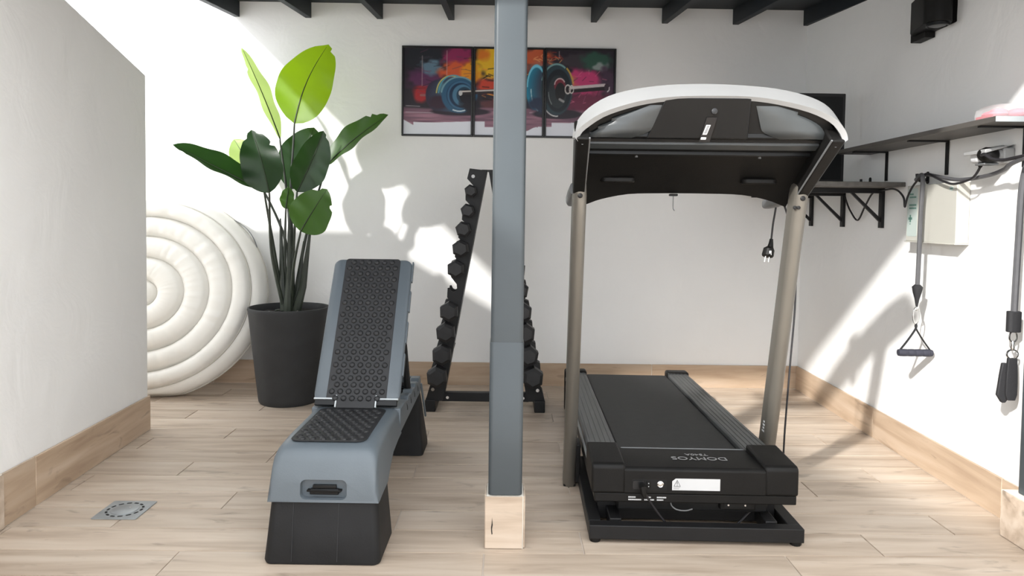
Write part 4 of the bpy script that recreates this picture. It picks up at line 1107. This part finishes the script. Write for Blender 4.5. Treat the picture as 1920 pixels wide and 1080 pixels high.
# corner shelf behind the treadmill console
t = wthing('wall_shelf', 3.60, 1.155, 'lower dark shelf on diagonal black brackets in the corner behind the treadmill', 'shelf')
obj('board', MB().box(-0.400, -0.001, -0.535, 0.60, 0.0, 0.020), 'shelf_wood', t, bevel=0.0015, seg=1)
for yy in (-0.345, 0.055, 0.46):
    b = bpy.data.objects.new('bracket', None); col.objects.link(b); b.parent = t
    obj('bracket_leg', MB().box(-0.014, -0.001, yy-0.016, yy+0.016, -0.180, 0.0), 'black_steel', b, bevel=0.001, seg=1)
    obj('bracket_arm', MB().box(-0.345, -0.014, yy-0.016, yy+0.016, -0.022, -0.0005), 'black_steel', b, bevel=0.001, seg=1)
    obj('bracket_brace', MB().hexa([(-0.014, yy-0.007, -0.155), (-0.014, yy+0.007, -0.155), (-0.014, yy+0.007, -0.135), (-0.014, yy-0.007, -0.135),
                                    (-0.150, yy-0.007, -0.022), (-0.150, yy+0.007, -0.022), (-0.134, yy+0.007, -0.022), (-0.134, yy-0.007, -0.022)]), 'black_steel', b, bevel=0.001, seg=1)
# dark flat screen on that shelf
t = thing('flat_screen', (1.445, 3.50, 1.1755), 'flat black screen standing on the corner shelf behind the console', 'screen')
obj('panel', MB().box(-0.205, 0.205, -0.018, 0.018, 0.012, 0.448), 'screen', t, bevel=0.004)
obj('bezel', MB().box(-0.190, 0.190, -0.0195, -0.0180, 0.030, 0.432), 'gloss_black', t)
obj('stand', MB().box(-0.12, 0.12, -0.06, 0.06, 0.0, 0.012), 'screen', t, bevel=0.003)

# pink pads in a clear pouch on the upper shelf
t = wthing('clear_pouch', 2.302, 1.3385, 'clear plastic pouch of pink pads at the end of the upper shelf', 'pouch', out=0.085)
for (xx, yy, rx, ry, rzz, m) in ((-0.040, 0.0, 0.036, 0.042, 0.013, 'pink'), (0.026, -0.004, 0.030, 0.044, 0.017, 'pink'), (-0.008, 0.030, 0.035, 0.020, 0.020, 'pink')):
    obj('pad', MB().sphere((xx, yy, rzz), rx, ry, rzz, 14, 8), m, t, smooth=True)
obj('pad_strap', MB().box(-0.074, -0.066, -0.045, 0.045, 0.0005, 0.010), 'red_trim', t, bevel=0.002)
mb = MB()
mb.loft([[(p[0], p[1], z) for p in rrect(0.158*k, 0.118*k, 0.02, 4)] for z, k in ((0.0005, 0.98), (0.010, 1.0), (0.030, 0.96), (0.042, 0.75), (0.046, 0.4))])
obj('film', mb, 'clear_film', t, smooth=True)

# wall lamp
t = wthing('wall_lamp', 2.845, 1.745, 'black spotlight lamp fixed high on the right wall', 'lamp')
sh = [(-0.001, -0.055), (-0.001, 0.115), (-0.060, 0.115), (-0.075, 0.10)] + [(-0.058-0.052*math.cos(a)*1.0, -0.088-0.052*math.sin(a)) for a in [math.radians(k) for k in range(-30, 150, 15)]] + [(-0.01, -0.125)]
sh = [(-0.001, 0.110), (-0.055, 0.110), (-0.075, 0.085)] + [(-0.062-0.050*math.sin(math.radians(a)), -0.085+0.050*math.cos(math.radians(a))) for a in range(60, 271, 15)] + [(-0.001, -0.110)]
obj('housing', MB().prism(sh, 'z', 0.022, 0.150), 'black_plastic', t, bevel=0.006)
obj('mount_tab', MB().box(-0.045, -0.001, 0.035, 0.140, 0.0, 0.060), 'black_plastic', t, bevel=0.003)
obj('lens_ring', MB().lathe([(0.040, 0.024), (0.040, 0.012), (0.035, 0.010), (0.032, 0.016)], (-0.062, -0.085, 0), 28), 'gloss_black', t, smooth=True)
obj('lens', MB().lathe([(0.033, 0.020), (0.030, 0.013), (0.018, 0.009), (0.004, 0.008)], (-0.062, -0.085, 0), 24), 'grey_plastic', t, smooth=True)

# enamel cabinet with safety sticker
t = wthing('wall_cabinet', 2.785, 0.925, 'shallow cream enamel box with green sticker on the right wall', 'box')
bx = obj('box', MB().box(-0.050, -0.001, -0.172, 0.172, 0.0, 0.228), 'cream_enamel', t, bevel=0.003)
obj('bottom_lip', MB().box(-0.054, -0.001, -0.174, 0.176, -0.004, 0.001), 'cream_enamel', t, bevel=0.001, seg=1)
st = obj('sticker', MB().prism(rrect(0.074, 0.196, 0.008, 3, 0.128, 0.118), 'x', -0.0508, -0.0499), 'sticker', t)
def dash(parent, y0, y1, z, h):
    mb = MB(); yv = y1
    while yv > y0:
        mb.box(-0.0513, -0.0507, max(yv-0.0075, y0), yv, z-h/2, z+h/2); yv -= 0.0095
    obj('caption', mb, 'green_ink', parent)
for (a, b_, z) in ((0.120, 0.148, 0.192), (0.100, 0.150, 0.180), (0.098, 0.150, 0.148), (0.098, 0.150, 0.135)): dash(st, a, b_, z, 0.007)
for (y0, y1, z0, z1) in ((0.126, 0.154, 0.088, 0.098), (0.135, 0.145, 0.078, 0.108)):
    obj('cross_mark', MB().box(-0.0513, -0.0507, y0, y1, z0, z1), 'green_ink', st)
obj('cross_mark', MB().box(-0.0513, -0.0507, 0.137, 0.143, 0.068, 0.073), 'green_ink', st)
lg = obj('maker_badge', MB().prism([(-0.138+0.013*math.cos(a), 0.205+0.009*math.sin(a)) for a in [2*pi*k/20 for k in range(20)]], 'x', -0.0512, -0.0499), 'sticker', t)
obj('badge_mark', MB().box(-0.0518, -0.0511, -0.147, -0.129, 0.2025, 0.2065), 'green_ink', lg)

# coat hooks
for k, (yy, zz, lab) in enumerate(((2.895, 1.176, 'black wall hook carrying the grey exercise tube beside the cream box'), (3.382, 1.180, 'black wall hook peeking above the corner shelf'))):
    t = wthing('wall_hook', yy, zz, lab, 'hook', group='black hooks on the right wall')
    obj('back_plate', MB().prism(rrect(0.020, 0.050, 0.009, 4, 0, 0.008), 'x', -0.005, -0.001), 'black_steel', t, bevel=0.001, seg=1)
    obj('prong', MB().tube(spline([(-0.004, 0, 0.004), (-0.018, 0, -0.004), (-0.034, 0, -0.004), (-0.044, 0, 0.006), (-0.046, 0, 0.024)], 5), 0.006, 8), 'black_steel', t, smooth=True)

# weatherproof socket with its lid open
t = wthing('wall_socket', 2.440, 1.205, 'white weatherproof wall socket with lid open and black plug inserted', 'socket')
obj('socket_box', MB().box(-0.040, -0.001, -0.062, 0.045, 0.0, 0.052), 'white_plastic', t, bevel=0.006)
obj('lid', MB().hexa([(-0.040, -0.068, 0.050), (-0.002, -0.068, 0.062), (-0.002, 0.055, 0.062), (-0.040, 0.055, 0.050),
                      (-0.105, -0.066, 0.030), (-0.104, -0.066, 0.044), (-0.104, 0.053, 0.044), (-0.105, 0.053, 0.030)]), 'white_plastic', t, bevel=0.004)
obj('lid_hinge', MB().lathe([(0.006, -0.05), (0.006, 0.045)], (-0.035, 0, 0.054), 10, 'y'), 'white_plastic', t, smooth=True)
obj('charger_block', MB().box(-0.092, -0.040, -0.006, 0.040, 0.004, 0.044), 'label_white', t, bevel=0.010, seg=3)
obj('charger_foot', MB().box(-0.090, -0.040, -0.040, 0.012, -0.006, 0.001), 'grey_plastic', t, bevel=0.003)
obj('socket_collar', MB().lathe([(0.024, 0.0), (0.024, -0.010), (0.020, -0.012)], (-0.038, -0.036, 0.024), 20, 'x'), 'white_plastic', t, smooth=True)
# cable from that socket along the hooks
t = wthing('wall_cable', 2.452, 1.229, 'thin black cable looping from the socket over the hooks to the corner shelf', 'cable')
def cp(y, z, out=0.03): return (-(out), y-2.452, z-1.229)
path = [cp(2.446, 1.215, 0.07), cp(2.452, 1.196, 0.07), cp(2.482, 1.166, 0.07), cp(2.52, 1.153, 0.07), cp(2.598, 1.144, 0.07), cp(2.658, 1.155, 0.07), cp(2.719, 1.174, 0.07), cp(2.774, 1.190, 0.066), cp(2.819, 1.186, 0.066), cp(2.879, 1.151, 0.068), cp(2.916, 1.105, 0.070), cp(2.934, 1.066, 0.070), cp(2.947, 1.100, 0.068),
        cp(2.976, 1.122, 0.066), cp(3.021, 1.138, 0.06), cp(3.079, 1.146, 0.05), cp(3.17, 1.146, 0.03), cp(3.235, 1.145, 0.022), cp(3.319, 1.135, 0.02), cp(3.389, 1.075, 0.02), cp(3.46, 1.010, 0.02), cp(3.54, 1.055, 0.02), cp(3.585, 1.10, 0.02), cp(3.61, 1.135, 0.02)]
obj('cord', MB().tube(spline(path, 8), 0.0042, 7), 'cable_black', t, smooth=True)
obj('strain_relief', MB().tube([cp(2.440, 1.228, 0.07), cp(2.444, 1.220, 0.07), cp(2.450, 1.204, 0.07), cp(2.454, 1.194, 0.07)], [0.006, 0.010, 0.009, 0.005], 10), 'black_plastic', t, smooth=True)
t = wthing('socket_plug', 2.404, 1.229, 'fat black round plug in the open wall socket, its cord running out of frame', 'plug')
obj('body', MB().tube([(-0.051, 0, 0.0), (-0.060, 0, 0.001), (-0.085, 0, 0.004), (-0.098, -0.002, 0.002), (-0.103, -0.004, 0.0)], [0.022, 0.026, 0.026, 0.020, 0.013], 16), 'black_plastic', t, smooth=True)
obj('cord', MB().tube(spline([(-0.100, -0.004, 0.002), (-0.108, -0.035, 0.002), (-0.102, -0.062, -0.014), (-0.090, -0.10, -0.022), (-0.086, -0.16, -0.018), (-0.084, -0.30, -0.012), (-0.070, -0.45, -0.02)], 8), 0.0055, 8), 'cable_black', t, smooth=True)

# exercise tube hanging from the hook
def ring_tube(c, a, b, r, ax='x', n=20, parent=None, m='chrome', name='ring'):
    pts = [(c[0], c[1]+a*math.sin(2*pi*k/n), c[2]+b*math.cos(2*pi*k/n)) if ax == 'x' else (c[0]+a*math.sin(2*pi*k/n), c[1], c[2]+b*math.cos(2*pi*k/n)) for k in range(n+1)]
    return obj(name, MB().tube(pts, r, 6), m, parent, smooth=True)
t = wthing('resistance_tube', 2.80, 0.485, 'grey exercise tube with foam handle hanging in front of the cream box', 'resistance tube')
O = -0.080
obj('tube', MB().tube(spline([(-0.050, 0.092, 0.690), (O+0.02, 0.040, 0.706), (O, -0.008, 0.697), (O, -0.012, 0.66), (O, -0.006, 0.55), (O, -0.003, 0.38), (O, 0.0, 0.262)], 6), 0.0085, 8), 'band_grey', t, smooth=True)
obj('knot', MB().tube([(O, 0, 0.272), (O, 0, 0.262), (O, 0, 0.240), (O, 0, 0.215), (O, 0, 0.185)], [0.010, 0.020, 0.016, 0.009, 0.004], 10), 'web_black', t, smooth=True)
ring_tube((O, 0, 0.148), 0.013, 0.034, 0.0026, 'y', 20, t, 'chrome', 'carabiner')
ring_tube((O, 0, 0.176), 0.006, 0.008, 0.002, 'x', 14, t, 'chrome', 'ring')
hc = 0.0
for s in (-1, 1):
    pts = [(O, 0, 0.116), (O, 0, 0.098), (O+s*0.030, 0, 0.05), (O+s*0.061, 0, 0.008), (O+s*0.064, 0, -0.002)]
    rings = []
    mb = MB().tube(spline(pts, 4), 0.0065, 6, 0.4)
    obj('strap', mb, 'web_black', t, smooth=True)
prof = [(0.010, -0.067), (0.013, -0.066), (0.0145, -0.058)]
for k in range(4):
    a = -0.058 + k*0.029
    prof += [(0.0145, a+0.002), (0.0150, a+0.014), (0.0145, a+0.026), (0.0132, a+0.0285)]
prof += [(0.0140, 0.060), (0.012, 0.067)]
obj('handle', MB().lathe(prof, (O, 0, 0.0), 16, 'x'), 'foam_navy', t, smooth=True)
# second, lying along the wall from the hook towards the frame edge
t = wthing('resistance_tube', 2.50, 1.167, 'flat grey exercise tube strung along the right wall past the socket', 'resistance tube')
obj('tube', MB().tube(spline([(-0.030, 0.385, 0.020), (-0.050, 0.317, 0.025), (-0.050, 0.236, 0.012), (-0.050, 0.10, -0.007), (-0.050, -0.051, -0.002), (-0.054, -0.146, 0.013), (-0.080, -0.235, 0.030), (-0.084, -0.44, 0.07)], 8), 0.0072, 8), 'band_grey', t, smooth=True)
# ankle strap hanging at the edge of the picture
t = wthing('ankle_strap', 2.276, 0.43, 'black ankle strap on a grey tube hanging by the right post', 'exercise strap')
O = -0.050
obj('tube', MB().tube(spline([(O+0.03, 0, 0.80), (O+0.006, 0, 0.70), (O, 0, 0.50), (O-0.004, 0, 0.288)], 6), 0.0100, 8), 'band_grey', t, smooth=True)
obj('cuff', MB().prism(rrect(0.042, 0.026, 0.010, 4, O-0.004, 0), 'z', 0.222, 0.290), 'web_black', t, bevel=0.003)
ring_tube((O-0.004, 0, 0.207), 0.012, 0.018, 0.0028, 'y', 18, t, 'chrome', 'ring')
obj('swivel', MB().lathe([(0.005, 0.165), (0.007, 0.172), (0.005, 0.180), (0.007, 0.188), (0.004, 0.194)], (O-0.004, 0, 0), 10), 'chrome', t, smooth=True)
ring_tube((O-0.004, 0, 0.150), 0.018, 0.015, 0.003, 'y', 18, t, 'chrome', 'ring')
obj('strap_loop', MB().loft([[(O-0.004+x, y_, z) for x, y_ in ((-wd, -0.006), (wd, -0.006), (wd, 0.006), (-wd, 0.006))] for z, wd in ((0.138, 0.014), (0.09, 0.017), (0.06, 0.018), (0.02, 0.018), (0.0, 0.012))]), 'web_black', t, bevel=0.002)
obj('strap_pad', MB().loft([[(O-0.022+x, 0.010+y_, z) for x, y_ in ((-wd, -0.006), (wd, -0.006), (wd, 0.006), (-wd, 0.006))] for z, wd in ((0.12, 0.008), (0.08, 0.014), (0.045, 0.018), (0.015, 0.022), (-0.010, 0.006))]), 'web_black', t, bevel=0.003)
